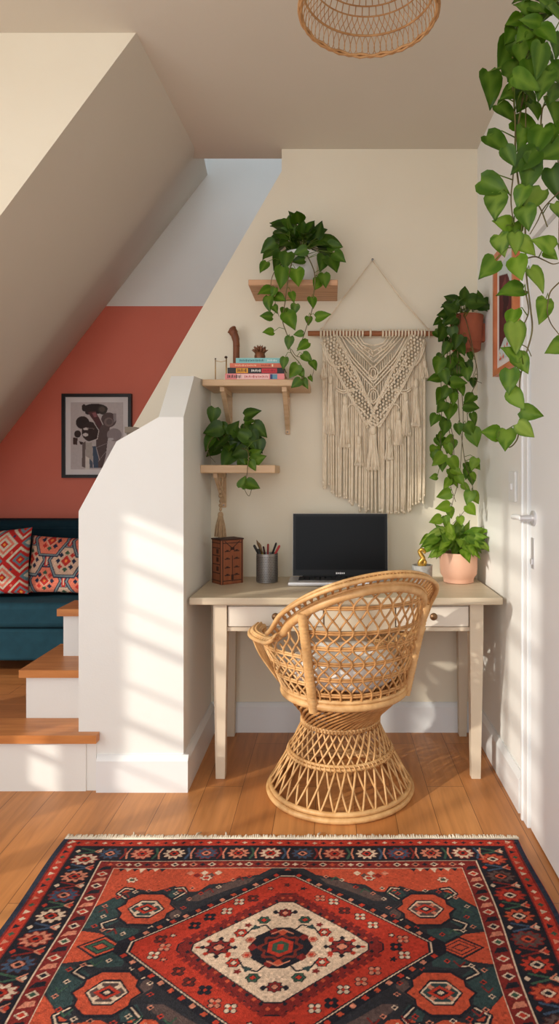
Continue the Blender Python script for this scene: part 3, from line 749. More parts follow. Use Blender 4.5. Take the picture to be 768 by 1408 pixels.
# ------------------------------------------------------------------ shelves
def bracket(x,Yf,zt,parent,drop=.2):
    m=MB(); w=.011
    m.box(x-w,x+w,YB-.016,YB,zt-drop,zt); m.box(x-w,x+w,Yf+.03,YB,zt-.022,zt)
    m.prism_x([(Yf+.05,zt-.02),(YB-.012,zt-drop+.02),(YB-.012,zt-drop+.055),(Yf+.09,zt-.02)],x-w,x+w)
    b=build(m,'bracket',M['shelf'],parent,bevel=.002)
    build(MB().lathe([(.004,0),(.004,.003),(0,.004)],(x,YB-.016,zt-drop+.012),10,ax=(0,-1,0)),'screw',M['steel'],b)
YS=2.97
s1=thing('wall_shelf','thick oak block shelf high on the wall under the white potted plant','shelf',((-.17),YB,2.13))
build(MB().box(-.376,.03,YS,YB,2.130,2.157),'board',M['shelfdk'],s1,bevel=.003)
s2=thing('wall_shelf','pale wooden shelf on two brackets holding the stack of books','shelf',(-.34,YB,1.673))
build(MB().box(-.585,-.10,YS,YB,1.674,1.704),'board',M['shelf'],s2,bevel=.004)
for x in (-.50,-.215): bracket(x,YS,1.674,s2,.205)
s3=thing('wall_shelf','small pale wooden shelf in the corner with the tassel hanging below','shelf',(-.42,YB,1.28))
build(MB().box(-.594,-.254,YS,YB,1.278,1.315),'board',M['shelf'],s3,bevel=.004)
bracket(-.53,YS,1.278,s3,.17)

# tassel under the small shelf
tx=P(303,700,3.0).x
t=thing('tassel','beaded jute tassel hanging under the small corner shelf','tassel',(tx,3.0,1.277))
m=MB(); zz=lambda py:EYE-(py-VY)/300
for dx in (-.013,.011): m.tube([(tx+dx,3.0,1.279),(tx+dx*.8,3.0,zz(665)),(tx,3.0,zz(676))],.0032,6)
build(m,'cord',M['jute'],t,smooth=True)
for py,r in ((676,.008),(682,.010),(689,.007),(695,.009),(700,.007)):
    build(MB().blob((tx,3.0,zz(py)),r,r,.010,10,6),'bead',M['jute'],t,smooth=True)
m=MB().blob((tx,3.0,zz(708)),.013,.013,.016,10,6)
for i in range(26):
    a=i*2.4; rr=.011*math.sqrt((i+.5)/26); 
    m.tube(smoothpath([(tx+rr*math.cos(a)*.7,3.0+rr*math.sin(a)*.7,zz(709)),(tx+rr*1.9*math.cos(a),3.0+rr*1.9*math.sin(a),zz(724)),(tx+rr*2.4*math.cos(a),3.0+rr*2.4*math.sin(a),zz(738)+random.uniform(-.003,.003))],3),.0036,5)
build(m,'skirt',M['jute'],t,smooth=True)
# ------------------------------------------------------------------ laptop
LB=2.95
t=thing('laptop','open silver laptop with a black screen on the desk','laptop',(.04,3.1,DZ))
x0,x1=-.196,.272; yh=3.12
build(MB().box(x0,x1,LB,yh,DZ+.002,DZ+.020),'base',M['alu'],t,bevel=.006,seg=3)
m=MB(); kx0,kx1=x0+.045,x1-.045
m.box(kx0,kx1,3.005,3.108,DZ+.0195,DZ+.0206)
kb=build(m,'keyboard',M['black'],t)
m=MB()
for j in range(5):
    n=15
    for i in range(n):
        if j==0 and 4<=i<=9: continue
        a=kx0+.004+i*(kx1-kx0-.008)/n; m.box(a,a+(kx1-kx0)/n-.006,3.009+j*.0192,3.024+j*.0192,DZ+.0204,DZ+.0226)
    if j==0:
        a=kx0+.004+4*(kx1-kx0-.008)/n; m.box(a,a+6*(kx1-kx0-.008)/n-.006,3.009,3.024,DZ+.0204,DZ+.0226)
build(m,'key_caps',flat('key_grey',(34,34,36)),kb)
build(MB().box(-.03,.10,2.958,2.998,DZ+.0196,DZ+.0206),'trackpad',flat('pad_grey',(176,176,178),.4,.4),t)
# lid, tipped back a little
hb=Vector((0,yh-.004,DZ+.022)); tilt=math.radians(5); up=Vector((0,math.sin(tilt),math.cos(tilt))); out=Vector((0,-math.cos(tilt),math.sin(tilt)))
LX0,LX1=P(402,750,3.12).x,P(533,750,3.12).x; lh=.298; cx=(LX0+LX1)/2; hw=(LX1-LX0)/2
lid=build(MB().obox(hb+up*lh/2+Vector((cx,0,0)),(hw,0,0),out*.004,up*lh/2),'lid',M['alu'],t,bevel=.003)
build(MB().obox(hb+up*lh/2+Vector((cx,0,0))+out*.0048,(hw-.002,0,0),out*.0012,up*(lh/2-.002)),'bezel',M['black'],lid,bevel=.001)
build(MB().obox(hb+up*(lh/2+.008)+Vector((cx,0,0))+out*.0062,(hw-.014,0,0),out*.0004,up*(lh/2-.022)),'screen',M['screen'],lid)
m=MB(); q=hb+up*.014+Vector((cx,0,0))+out*.0064
for i in range(5): m.obox(q+Vector(((i-2)*.0088,0,0)),(.0034,0,0),out*.0004,up*(.0042 if i in (0,2) else .0034))
build(m,'logo',flat('logo_white',(226,226,226)),lid)
build(MB().tube([(x0+.06,yh-.004,DZ+.022),(x1-.06,yh-.004,DZ+.022)],.006,10),'hinge',M['black'],t,smooth='auto')

# ------------------------------------------------------------------ carved wooden box
bc=P(313,800,3.07); s=.058; th=math.radians(38)
t=thing('wooden_box','reddish brown carved wooden box on the left end of the desk','box',(bc.x,3.06,DZ))
ux=Vector((math.cos(th),math.sin(th),0)); uy=Vector((-math.sin(th),math.cos(th),0)); hh=.102; cz=Vector((bc.x,3.06,DZ+hh))
s2_=.046
build(MB().obox(cz,ux*s,uy*s2_,(0,0,hh)),'body',M['boxwood'],t,bevel=.003)
build(MB().obox(cz+Vector((0,0,hh+.002)),ux*(s+.002),uy*(s2_+.002),(0,0,.003)),'lid',M['boxdark'],t)
m=MB()
for k in range(-4,5):
    pass
fr=-uy; fc=cz+fr*s2_      # the front-right face, wide
def carve(u,z,du,dz,face=0):
    if face==0: m.obox(fc+ux*u+Vector((0,0,z)),ux*du,fr*.0012,(0,0,dz))
    else: m.obox(cz-ux*s+uy*u+Vector((0,0,z)),uy*du,ux*.0012,(0,0,dz))
for z in (-.06,-.025,.015,.05):
    for u in (-.026,.022): carve(u,z,.014,.0022); carve(u,z+.004,.006,.003)
carve(0,-.03,.0012,.06); carve(0,-.07,.006,.012); carve(0,.062,.010,.006)
for sgn in (-1,1):
    m.obox(fc+ux*(sgn*.014)+Vector((0,0,.075)),(ux*.026+Vector((0,0,sgn*.022))),fr*.0012,Vector((0,0,.0022)))
for z in (-.085,.088): carve(0,z,.050,.0018); carve(0,z,.042,.0018,1)
for z in (-.05,-.01,.03,.065): carve(0,z,.034,.002,1)
for z in (-.03,.012,.05): carve(-.012,z,.010,.010,1)
carve(-.05,0,.002,.1); carve(.05,0,.002,.1); carve(-.038,0,.002,.1,1); carve(.036,0,.002,.1,1)
build(m,'carving',M['boxdark'],t)

# ------------------------------------------------------------------ pencil cup and pens
pc=P(367,800,3.08); pc.z=DZ; R=.0505; H=.135
t=thing('pencil_cup','dark perforated metal pencil cup next to the carved box','pencil cup',pc)
build(MB().lathe([(R-.006,.001),(R,.003),(R,H),(R-.002,H+.001),(R-.003,H-.001),(R-.003,.006),(0,.006)],pc,40),'cup',M['steel'],t,smooth='auto')
m=MB()
for j in range(15):
    for i in range(40):
        a=2*math.pi*(i+.5*(j%2))/40; n=Vector((math.cos(a),math.sin(a),0)); tg=Vector((-n.y,n.x,0)); c=pc+n*(R+.0003)+Vector((0,0,.012+j*.0078))
        m.add([c-tg*.0024,c-Vector((0,0,.0028)),c+tg*.0024,c+Vector((0,0,.0028))],[(0,1,2,3)])
build(m,'perforation',M['hole'],t)
pens=[(349,749,'pen','red and black pen leaning furthest left in the pencil cup',(190,34,44),(24,20,22),.0058),
(352,743,'paintbrush','slim yellow paintbrush rising behind the leftmost pen',(196,160,84),(150,120,60),.0038),
(356,746,'paintbrush','olive brush in the pencil cup right of the slim yellow one',(150,140,70),(110,104,52),.0042),
(355,754,'pen','short black pen at the left front of the pencil cup',(26,34,28),(20,22,22),.006),
(361,752,'pencil','short dark red pencil standing in the cup middle',(110,30,30),(60,22,22),.0042),
(368,748,'pencil','tall red pencil standing upright in the cup middle',(172,40,36),(130,30,28),.0045),
(379,747,'pen','all black pen leaning right in the pencil cup',(20,20,22),(14,14,14),.0045),
(384,750,'pen','black pen with a red band leaning furthest right in the cup',(24,22,24),(180,50,50),.005),
(374,760,'marker','stubby black marker at the right front of the cup',(22,22,24),(40,40,42),.0075)]
for i,(px,py,nm,lb,c1,c2,r) in enumerate(pens):
    top=P(px,py,3.08); dx=top.x-pc.x; ang=i*2.1
    ly=(-.008,.014,-.002,-.024,.026,.012,.026,.010,-.028)[i]
    a=Vector((pc.x-dx*.45, pc.y+ly, DZ+.0065+.004)); top.y=pc.y+ly
    o=thing(nm,lb,'pen' if nm!='paintbrush' else 'brush',a,'pens in the perforated cup')
    v=top-a
    build(MB().tube([a,a+v*.72],[r*.9,r],8),'barrel',flat('pen%d'%i,c1),o,smooth='auto')
    if nm=='paintbrush': build(MB().tube([a+v*.72,a+v*.8,a+v*.92,a+v],[r,r*1.2,r*1.5,r*.3],8),'bristles',flat('bristle',(116,88,56)),o,smooth=True)
    else: build(MB().tube([a+v*.72,a+v*.97,a+v],[r*1.08,r*1.08,r*.6],8),'cap',flat('pencap%d'%i,c2),o,smooth='auto')

# ------------------------------------------------------------------ books and ornaments on the shelf
BT=1.704
def book(label,px0,px1,z0,z1,cover,spine_marks,yf,ds=300):
    x0=(px0-VX)/ds; x1=(px1-VX)/ds
    o=thing('book',label,'book',((x0+x1)/2,yf,z0),'books stacked flat on the bracket shelf')
    cm=flat('cover_'+label[:12],cover,.55)
    m=MB(); e=.0022
    m.box(x0,x1,yf,yf+.15,z0,z0+e).box(x0,x1,yf,yf+.15,z1-e,z1).box(x0,x1,yf,yf+e,z0+e,z1-e)
    build(m,'cover',cm,o)
    build(MB().box(x0+.003,x1-.003,yf+e,yf+.147,z0+e,z1-e),'pages',flat('page_paper',(232,222,200),.9),o)
    for nm,a,b,c,d,col in spine_marks:
        w=x1-x0;h=z1-z0
        if nm=='spine_lettering':
            m=MB(); u=a; k=0
            while u<b:
                l=(.012,.020,.009,.016,.007)[k%5]; m.box(x0+w*u,x0+w*min(u+l,b),yf-.0008,yf+.0004,z0+h*(c+.06*(k%2)),z0+h*(d-.05*(k%3))); u+=l+.011; k+=1
        else: m=MB().box(x0+w*a,x0+w*b,yf-.0006,yf+.0004,z0+h*c,z0+h*d)
        build(m,nm,flat('ink%d_%d_%d'%col,col),o)
z=BT+.0003
book('pink spined book at the bottom of the stack',310,391,z,z+.028,(232,140,140),[('spine_panel',.20,.74,.08,.92,(236,196,190)),('spine_lettering',.04,.28,.25,.8,(50,36,40)),('spine_lettering',.33,.72,.3,.7,(186,84,84)),('spine_panel',.76,.80,.1,.9,(40,60,110)),('spine_panel',.80,.88,.1,.9,(96,150,170))],2.985)
book('black and red spined book second from the bottom of the stack',313,391,z+.0285,z+.0555,(30,28,30),[('spine_panel',.15,.36,.1,.9,(226,160,50)),('spine_panel',.60,.87,.12,.88,(196,44,54)),('spine_lettering',.17,.34,.25,.8,(60,36,20)),('spine_lettering',.42,.58,.3,.72,(224,220,212)),('spine_lettering',.63,.85,.35,.65,(130,20,30))],2.99)
book('orange spined book under the teal book',316,388,z+.056,z+.077,(212,110,82),[('spine_lettering',.10,.5,.35,.7,(240,196,160)),('spine_lettering',.6,.78,.35,.7,(150,60,46)),('spine_panel',.80,.825,.25,.75,(240,226,190))],2.995)
book('pale teal spined book on top of the stack',324,386,z+.0775,z+.1015,(132,192,192),[('spine_lettering',.08,.62,.3,.75,(70,120,126)),('spine_lettering',.70,.92,.35,.7,(226,236,232))],3.00)
# carved stick
t=thing('carved_sculpture','tall dark brown carved wooden stick with a bent head behind the books','sculpture',P(319,520,3.02))
sx=-.462
t.location=(sx,3.19,BT)
k=3.19/F
build(MB().tube(smoothpath([(sx,3.19,BT),(sx,3.19,BT+.11),(sx,3.19,BT+.20)],4),[.016]*9,10),'shaft',M['carvedstick'],t,smooth='auto')
build(MB().tube(smoothpath([(sx+.001,3.19,BT+.19),(sx-.002,3.19,BT+.225),(sx-.012,3.188,BT+.255),(sx-.022,3.186,BT+.272),(sx-.03,3.185,BT+.28)],5),[.016]*5+[.018]*5+[.021]*4+[.024]*3+[.020,.016,.010,.004],12),'head',M['carvedstick'],t,smooth=True)
# brass wire stand
t=thing('wire_stand','slim brass wire stand at the left end of the book shelf','stand',(-.49,3.05,BT))
xl,xr=P(296,500,3.05).x,P(311,500,3.05).x
m=MB().tube([(xl,3.05,BT),(xl,3.05,BT+.105)],.0022,6).tube([(xr,3.05,BT+.0),(xr,3.05,BT+.112)],.0028,6).tube([(xl,3.05,BT+.098),(xl*.5+xr*.5,3.05,BT+.092),(xr,3.05,BT+.098)],.0011,5)
build(m,'wire',M['brass'],t,smooth=True)
for bx,bz,br in ((xl,.107,.004),(xr-.002,.114,.0075)): build(MB().blob((bx,3.05,BT+bz),br,br*.8,br*.8,8,5),'finial',flat('dark_bronze',(70,48,34),.4,.6),t,smooth=True)
for bx in (xl,xr): build(MB().lathe([(.012,0),(.012,.004),(0,.004)],(bx,3.05,BT),12),'foot',M['brass'],t)
# copper succulent on the books
fz=z+.1018; fc_=Vector((P(357,490,3.07).x,3.07,fz))
t=thing('succulent_ornament','small copper brown succulent ornament on the book stack','ornament',fc_)
build(MB().lathe([(.017,0),(.024,.006),(.026,.020),(.022,.032),(.026,.037),(.02,.038),(0,.034)],fc_,18),'pot',M['copper'],t,smooth='auto')
m=MB()
for ring,(n,el,L) in enumerate(((10,.25,.040),(9,.7,.038),(6,1.15,.034))):
    for i in range(n):
        a=2*math.pi*(i+.4*ring)/n; d=Vector((math.cos(a)*math.cos(el),math.sin(a)*math.cos(el),math.sin(el)))
        m.tube([fc_+Vector((0,0,.034)),fc_+Vector((0,0,.036))+d*L*.6,fc_+Vector((0,0,.04))+d*L],[.005,.0065,.0012],6)
build(m,'rosette',M['copper'],t,smooth=True)

# ------------------------------------------------------------------ zinc pot with golden cactus
zp=P(580,800,3.07); zp.z=DZ
t=thing('zinc_pot','small mottled zinc pot with a golden curl beside the blush planter','pot',zp)
build(MB().lathe([(.044,0),(.046,.003),(.0475,.078),(.0485,.082),(.044,.082),(.042,.070),(0,.070)],zp,28),'pot',M['zinc'],t,smooth='auto')
pts=smoothpath([zp+Vector((-.004,0,.07)),zp+Vector((-.010,0,.092)),zp+Vector((.004,-.004,.112)),zp+Vector((-.006,0,.130)),zp+Vector((-.012,.002,.145)),zp+Vector((-.002,-.006,.154)),zp+Vector((.010,-.006,.146)),zp+Vector((.008,-.006,.136))],5)
n=len(pts); build(MB().tube(pts,[.013*(1-.5*i/n) for i in range(n)],9).tube([zp+Vector((.006,-.002,.07)),zp+Vector((.014,-.002,.095)),zp+Vector((.006,-.004,.115))],[.010,.009,.005],8),'golden_curl',flat('gold_leaf',(200,158,70),.32,.6),t,smooth=True)

# ------------------------------------------------------------------ pendant lamp
pcx,pcy,pr=.0985,1.72,.180; pz=1.28+632/F*1.72
t=thing('pendant_lamp','woven straw pendant lamp hanging from the ceiling','lamp',(pcx,pcy,ZC))
def pdome(v):   # v 0 rim .. 1 crown
    prof=[(1,0),(.985,.03),(.93,.075),(.80,.12),(.60,.155),(.36,.175),(.12,.185)]
    f=v*(len(prof)-1); i=min(int(f),len(prof)-2); q=f-i
    return (prof[i][0]*(1-q)+prof[i+1][0]*q)*pr, prof[i][1]*(1-q)+prof[i+1][1]*q
def pp(a,v,o=0):
    r,h=pdome(v); return (pcx+(r+o)*math.cos(a),pcy+(r+o)*math.sin(a),pz+h)
m=MB()
N=72
for rr in (0,.0035,-.003): m.tube([(pcx+(pr+rr)*math.cos(2*math.pi*i/N),pcy+(pr+rr)*math.sin(2*math.pi*i/N),pz+.003*math.sin(i*math.pi*.5+rr*900)+abs(rr)) for i in range(N)],.0036,6,closed=True)
build(m,'rim',M['straw'],t,smooth=True)
m=MB()
VV=[.26,.42,.50,.57,.64,.71,.78,.85,.92,1.0]
for j,v in enumerate(VV): m.tube([pp(2*math.pi*i/N,v) for i in range(N)],.0032 if j in (0,) else .0022,5,closed=True)
for i in range(64):
    a=2*math.pi*i/64; da=2*math.pi/64
    for sg in (-1,1): m.tube([pp(a+sg*da*.55*math.sin(math.pi*q/8),.0+.26*q/8) for q in range(9)],.0011,4)
    for sg in (-1,1): m.tube([pp(a+sg*da*.5*math.sin(math.pi*q/6+math.pi/2),.26+.16*q/6) for q in range(7)],.0011,4)
for i in range(48):
    a=2*math.pi*i/48
    for j in range(1,len(VV)-1):
        sh=(j%2)*math.pi/48; m.tube([pp(a+sh,VV[j]),pp(a+sh,VV[j+1])],.0014,4)
build(m,'woven_shade',M['straw'],t,smooth=True)
build(MB().tube([(pcx,pcy,pz+.18),(pcx,pcy,ZC-.015)],.003,8),'cord',M['straw'],t,smooth=True)
build(MB().lathe([(.045,0),(.045,-.012),(.012,-.022),(0,-.022)],(pcx,pcy,ZC),20),'ceiling_rose',M['gloss'],t,smooth='auto')
h=build(MB().lathe([(.02,.0),(.022,.05),(.012,.065),(0,.065)],(pcx,pcy,pz+.13),16),'bulb_holder',M['black'],t,smooth='auto')
build(MB().blob((pcx,pcy,pz+.10),.028,.028,.034,16,10),'bulb',M['glassb'],t,smooth=True)

# ------------------------------------------------------------------ macrame wall hanging
MY=3.212
def Q(px,py,o=0):
    p=P(px,py,MY); p.y-=o; return p
t=thing('macrame_hanging','cream knotted macrame wall hanging on a brown dowel above the laptop','wall hanging',Q(512,458))
build(MB().tube([Q(423,458.5),Q(597,458.5)],.0125,12),'dowel',M['rod'],t,smooth='auto')
build(MB().tube([Q(441,455,.013),Q(470,411,-.008),Q(512,356,-.022),Q(552,411,-.008),Q(589,455,.013)],.0036,6).tube([Q(441,452,.014),Q(441,466,.014)],.003,6).tube([Q(589,452,.014),Q(589,466,.014)],.003,6),'hanging_cord',M['cord'],t,smooth=True)
build(MB().lathe([(.003,0),(.003,.02),(.006,.021),(.006,.024),(0,.025)],Q(512,356,-.031),10,ax=(0,-1,0)),'nail',M['steel'],t)
# loops on the dowel
xs=[x for x in np.arange(441,500,4.4)]+[509]+[x for x in np.arange(526,584,4.4)]
for x in xs:
    pts=[]
    for q in range(9):
        a=math.pi*(-.15+1.3*q/8); pts.append(Q(x,458.5,0)+Vector((0,-math.sin(a)*.0165,math.cos(a)*.0165)))
    build(MB().tube(pts,.0052,6),'loop',M['cord'],t,smooth=True)
# long fringe
mr=random.Random(3)
vline=lambda px:470+max(0,1-abs(px-513)/66)*118
bot=lambda px:max(664,708-46*abs((px-528)/84)**1.6) + (0 if px>455 else 2)
m=MB()
px=444.0
while px<584:
    ys0=vline(px); yb=bot(px)+mr.uniform(-7,5)
    j=mr.uniform(-1.4,1.4); 
    path=smoothpath([Q(px,ys0-4,.002),Q(px+j*.4,ys0*.6+yb*.4,.008+mr.uniform(-.004,.006)),Q(px+j,ys0*.25+yb*.75,.004+mr.uniform(0,.01)),Q(px+j*1.4,yb,.003+mr.uniform(0,.008))],4)
    m.tube(path,[.0042+.0006*mr.random()]*(len(path)-2)+[.0046,.0058],5)
    # frayed tip
    e=path[-1]; m.blob(e+Vector((0,0,-.004)),.0068,.006,.009,6,4)
    px+=mr.uniform(2.1,3.0)
build(m,'fringe',M['cord'],t,smooth=True)
# inner panel of thin cords between the bands
m=MB()
px=476.0
while px<552:
    d=abs(px-513); y0=480+max(0,(34-d))*.62; y1=vline(px)-14
    if y1>y0+4: m.tube([Q(px,y0,.002),Q(px+mr.uniform(-.5,.5),(y0+y1)/2,.005),Q(px,y1,.003)],.0036,5)
    px+=3.1
build(m,'inner_cords',M['cord'],t,smooth=True)
# knotted bands in a V
for sg in (-1,1):
    m=MB()
    A=(513+sg*61,466); B=(513+sg*1,584); L=math.hypot(B[0]-A[0],B[1]-A[1]); ux_,uy_=(B[0]-A[0])/L,(B[1]-A[1])/L; nx_,ny_=-uy_,ux_
    rows=32
    for i in range(rows):
        s_=i/(rows-1)
        for j in range(4):
            w_=(j-1.5)*5.0+((i%2)-.5)*1.8
            x=A[0]+ux_*L*s_+nx_*w_; y=A[1]+uy_*L*s_+ny_*w_
            m.blob(Q(x,y,.017+mr.uniform(-.002,.003)),.0072,.0068,.0078,6,4)
    for w_ in (-12,-10,10.2,12.2): m.tube([Q(A[0]+nx_*w_,A[1]+ny_*w_,.015),Q((A[0]+B[0])/2+nx_*w_,(A[1]+B[1])/2+ny_*w_,.019),Q(B[0]+nx_*w_*.7,B[1]+ny_*w_*.7,.018)],.0042,6)
    build(m,'knotted_band',M['cord'],t,smooth=True)
# chevrons
m=MB()
for k in range(5):
    for sg in (-1,1): m.tube([Q(513+sg*(40-k*5.2),463,.008),Q(513+sg*(22-k*2.2),483-k*2.6,.013),Q(513,506-k*7.5,.014)],.0043,6)
for k,(a,b) in enumerate(((52,534),(48,528),(44,522),(56,556),(59,562))):
    for sg in (-1,1): m.tube(smoothpath([Q(513+sg*a,463,.006),Q(513+sg*a*.66,463+(b-463)*.45,.014),Q(513+sg*a*.3,463+(b-463)*.76,.015),Q(513,b,.014)],4),.0045,6)
for cy,rx,ry in ((514,6.5,9),(545,7,10),(545,3.5,7),(514,3,6)):
    m.tube([Q(512.5+rx*math.cos(a),cy+ry*math.sin(a),.017) for a in np.linspace(0,2*math.pi,16,endpoint=False)],.0036,6,closed=True)
for i in range(60):
    a=mr.uniform(-1,1); y=466+abs(mr.uniform(0,1))*34; 
    if abs(a)*36+ (y-466)<36: m.blob(Q(513+a*36,466+abs(1-abs(a))*34*mr.uniform(.55,1),.012),.0055,.005,.006,6,4)
build(m,'chevron_panel',M['cord'],t,smooth=True)
# swags
for sg in (-1,1):
    for pts in ([(68,472),(62,497),(52,505),(40,503)],[(52,536),(42,541),(30,538),(24,537)],[(36,562),(30,556),(18,562),(8,574)],[(70,478),(66,490),(60,500),(50,508)],[(51,533),(42,538),(28,535)],[(22,566),(12,578),(1,588)]):
        build(MB().tube(smoothpath([Q(513+sg*a,b,.016) for a,b in pts],4),.0048,6),'swag',M['cord'],t,smooth=True)
# tassels
for (px,y0,y1,wd) in ((445,498,520,3.5),(454,517,597,5.5),(474,545,615,6.5),(493,600,640,5),(512,586,646,8),(583,496,520,4),(571,522,586,5.5),(557,540,598,6),(547,566,612,5),(534,590,632,5)):
    m=MB()
    m.blob(Q(px,y0+6,.020),.0135*wd/6,.012,.024,8,6)
    for i in range(int(6+wd)):
        a=(i/(5+wd)-.5)*2; 
        m.tube(smoothpath([Q(px+a*wd*.35,y0+8,.018),Q(px+a*wd*.6,(y0+y1)/2,.020+mr.uniform(-.004,.006)),Q(px+a*wd*1.05+mr.uniform(-.6,.6),y1+mr.uniform(-4,3),.016+mr.uniform(-.004,.01))],3),.0038,5)
        m.blob(Q(px+a*wd*1.08,y1-2,.018),.0055,.0055,.010,6,4)
    build(m,'tassel',M['cord'],t,smooth=True)

# ------------------------------------------------------------------ wicker chair
SC=Vector((.05,2.60,0)); BCc=Vector((.0366,2.67,0)); SZ=.430
chair=thing('wicker_chair','natural rattan barrel chair with an hourglass base in front of the desk','chair',(BCc.x,BCc.y,0))
PHI0=math.radians(-65)
def sstep(a,b,x): q=min(1,max(0,(x-a)/(b-a))); return q*q*(3-2*q)
def Rw(phi,z):
    v=(z-SZ)/.48; d=abs(phi)
    return .236+v*(.105+.10*sstep(62,112,d)) 
def Hh(phi):
    d=abs(phi); back=.66+.215*math.cos(math.radians(min(d,85)*90/85))
    arm=.655 if phi<0 else .598
    s_=sstep(66,88,d)
    h=back*(1-s_)+arm*s_
    return h
def Wp(phi,z,o=0,dz=0):
    a=PHI0+math.radians(phi); r=Rw(phi,z)+o
    return Vector((SC.x+r*math.cos(a),SC.y+r*math.sin(a),z+dz))
PMAX=128
# base
def prof(z):
    pr_=[(0.018,.290),(.05,.270),(.166,.203),(.283,.146),(.335,.165),(SZ,.232)]
    for (a,b),(c,d) in zip(pr_[:-1],pr_[1:]):
        if a<=z<=c: return b+(d-b)*(z-a)/(c-a)
    return pr_[0][1] if z<.05 else pr_[-1][1]
def bp(a,z,o=0):
    k=sstep(.26,SZ,z); c=BCc*(1-k)+SC*k; r=prof(z)+o
    return Vector((c.x+r*math.cos(a),c.y+r*math.sin(a),z))
def ring(m,z,r,o=0,n=64,k=8): m.tube([bp(2*math.pi*i/n,z,o) for i in range(n)],r,k,closed=True)
m=MB()
for z,r,o in ((.012,.011,0),(.030,.010,-.002)): ring(m,z,r,o)
build(m,'base_ring',M['rattan'],chair,smooth=True)
m=MB()
n=34
for i in range(n):
    a=2*math.pi*i/n
    for sg in (-1,1):
        m.tube([bp(a+sg*2*math.pi/n*1.0*(q/5-.0),.03+(.166-.03)*q/5,.003*sg) for q in range(6)],.0043,5)
        m.tube([bp(a+sg*2*math.pi/n*(1+2.2*(q/6)),.166+(.283-.166)*q/6,.003*sg) for q in range(7)],.0041,5)
build(m,'base_lattice',M['rattan'],chair,smooth=True)
m=MB(); n=44
for i in range(n):
    a=2*math.pi*i/n
    m.tube([bp(a+2*math.pi/n*6.5*(q/6),.283+(SZ-.283)*q/6,.003) for q in range(7)],.0058,5)
    if i%2==0: m.tube([bp(a-2*math.pi/n*5*(q/6),.283+(SZ-.283)*q/6,-.010) for q in range(7)],.0045,5)
build(m,'waist_lattice',M['rattandk'],chair,smooth=True)
for z,offs in ((.166,((.006,.006),(.004,-.006))),(.283,((.006,.006),(.004,-.005)))):
    m=MB()
    for o,dz in offs: ring(m,z+dz,.0062,o)
    for i in range(70):
        a=2*math.pi*i/70; m.tube([bp(a,z+.010,.010),bp(a+.05,z-.010,.010)],.003,4)
    build(m,'binding_ring',M['rattan'],chair,smooth=True)
m=MB()
full=lambda z,r,o=0:m.tube([SC+Vector(((.238+o)*math.cos(a),(.238+o)*math.sin(a),z)) for a in np.linspace(0,2*math.pi,64,endpoint=False)],r,10,closed=True)
full(SZ,.015); full(SZ+.02,.008,.004)
build(m,'seat_frame',M['rattan'],chair,smooth=True)
m=MB()   # woven seat deck
for k in range(-9,10):
    y=k*.024; L=math.sqrt(.235**2-y*y); m.tube([SC+Vector((-L,y,SZ+.004)),SC+Vector((L,y,SZ+.004))],.006,5); m.tube([SC+Vector((y,-L,SZ+.008)),SC+Vector((y,L,SZ+.008))],.006,5)
build(m,'seat_deck',M['rattandk'],chair,smooth=True)
# posts
for phi,lean in ((-53,0),(58,0)):
    zt=Hh(phi)+.004; pts=[Wp(phi,SZ-.02+(zt-SZ+.02)*q/8,.012) for q in range(9)]
    m=MB().tube(pts,.0175,10)
    for q in range(26):
        z=SZ+(zt-SZ)*q/26; p=Wp(phi,z,.012); p2=Wp(phi,z+.005,.012); m.tube([p,p2],.0187,10)
    build(m,'post',M['rattan'],chair,smooth='auto')
# lattice of back and arms
def lattice(ph0,ph1,step_,name,mt,levels,r=.0044):
    m=MB(); nph=int(round((ph1-ph0)/step_))
    for i in range(nph+1):
        ph=ph0+(ph1-ph0)*i/nph
        for sg in (-1,1):
            pts=[]; K=48
            for q in range(K+1):
                z=SZ+.01+(.90-SZ)*q/K
                f=0
                for a,b in zip(levels[:-1],levels[1:]):
                    if a<=z<=b: f=(z-a)/(b-a); idx=levels.index(a)
                if z>levels[-1]: f=(z-levels[-1])/.08; idx=len(levels)-1
                if z<levels[0]: f=0; idx=0
                wob=.52*step_*math.cos(math.pi*f)*(1 if idx%2==0 else -1)
                p_=min(max(ph+sg*wob,ph0-.5),ph1+.5)
                if z>Hh(p_)-.004: break
                pts.append(Wp(p_,z,.003*sg))
            if len(pts)>1: m.tube(pts,r,5)
    for z in levels:
        seg=[]
        for q in range(61):
            ph=ph0+(ph1-ph0)*q/60
            if z<Hh(ph)-.006: seg.append(Wp(ph,z))
            else:
                if len(seg)>2:
                    m.tube([s+Vector((0,0,.004)) for s in seg],.0042,5); m.tube([s-Vector((0,0,.004)) for s in seg],.0042,5)
                seg=[]
        if len(seg)>2:
            m.tube([s+Vector((0,0,.004)) for s in seg],.0042,5); m.tube([s-Vector((0,0,.004)) for s in seg],.0042,5)
    build(m,name,mt,chair,smooth=True)
lattice(-51,56,8.9,'back_lattice',M['rattandk'],[.475,.535,.595,.654,.713,.806],.0040)
lattice(-PMAX+3,-55,9.0,'arm_lattice',M['rattan'],[.455,.508,.562,.612])
lattice(60,PMAX-3,9.0,'arm_lattice',M['rattan'],[.425,.487,.55])
# the big arch tube
phs=np.linspace(-74,74,60)
build(MB().tube([Wp(p,Hh(p)) for p in phs],.0165,10),'arch_tube',M['rattan'],chair,smooth=True)
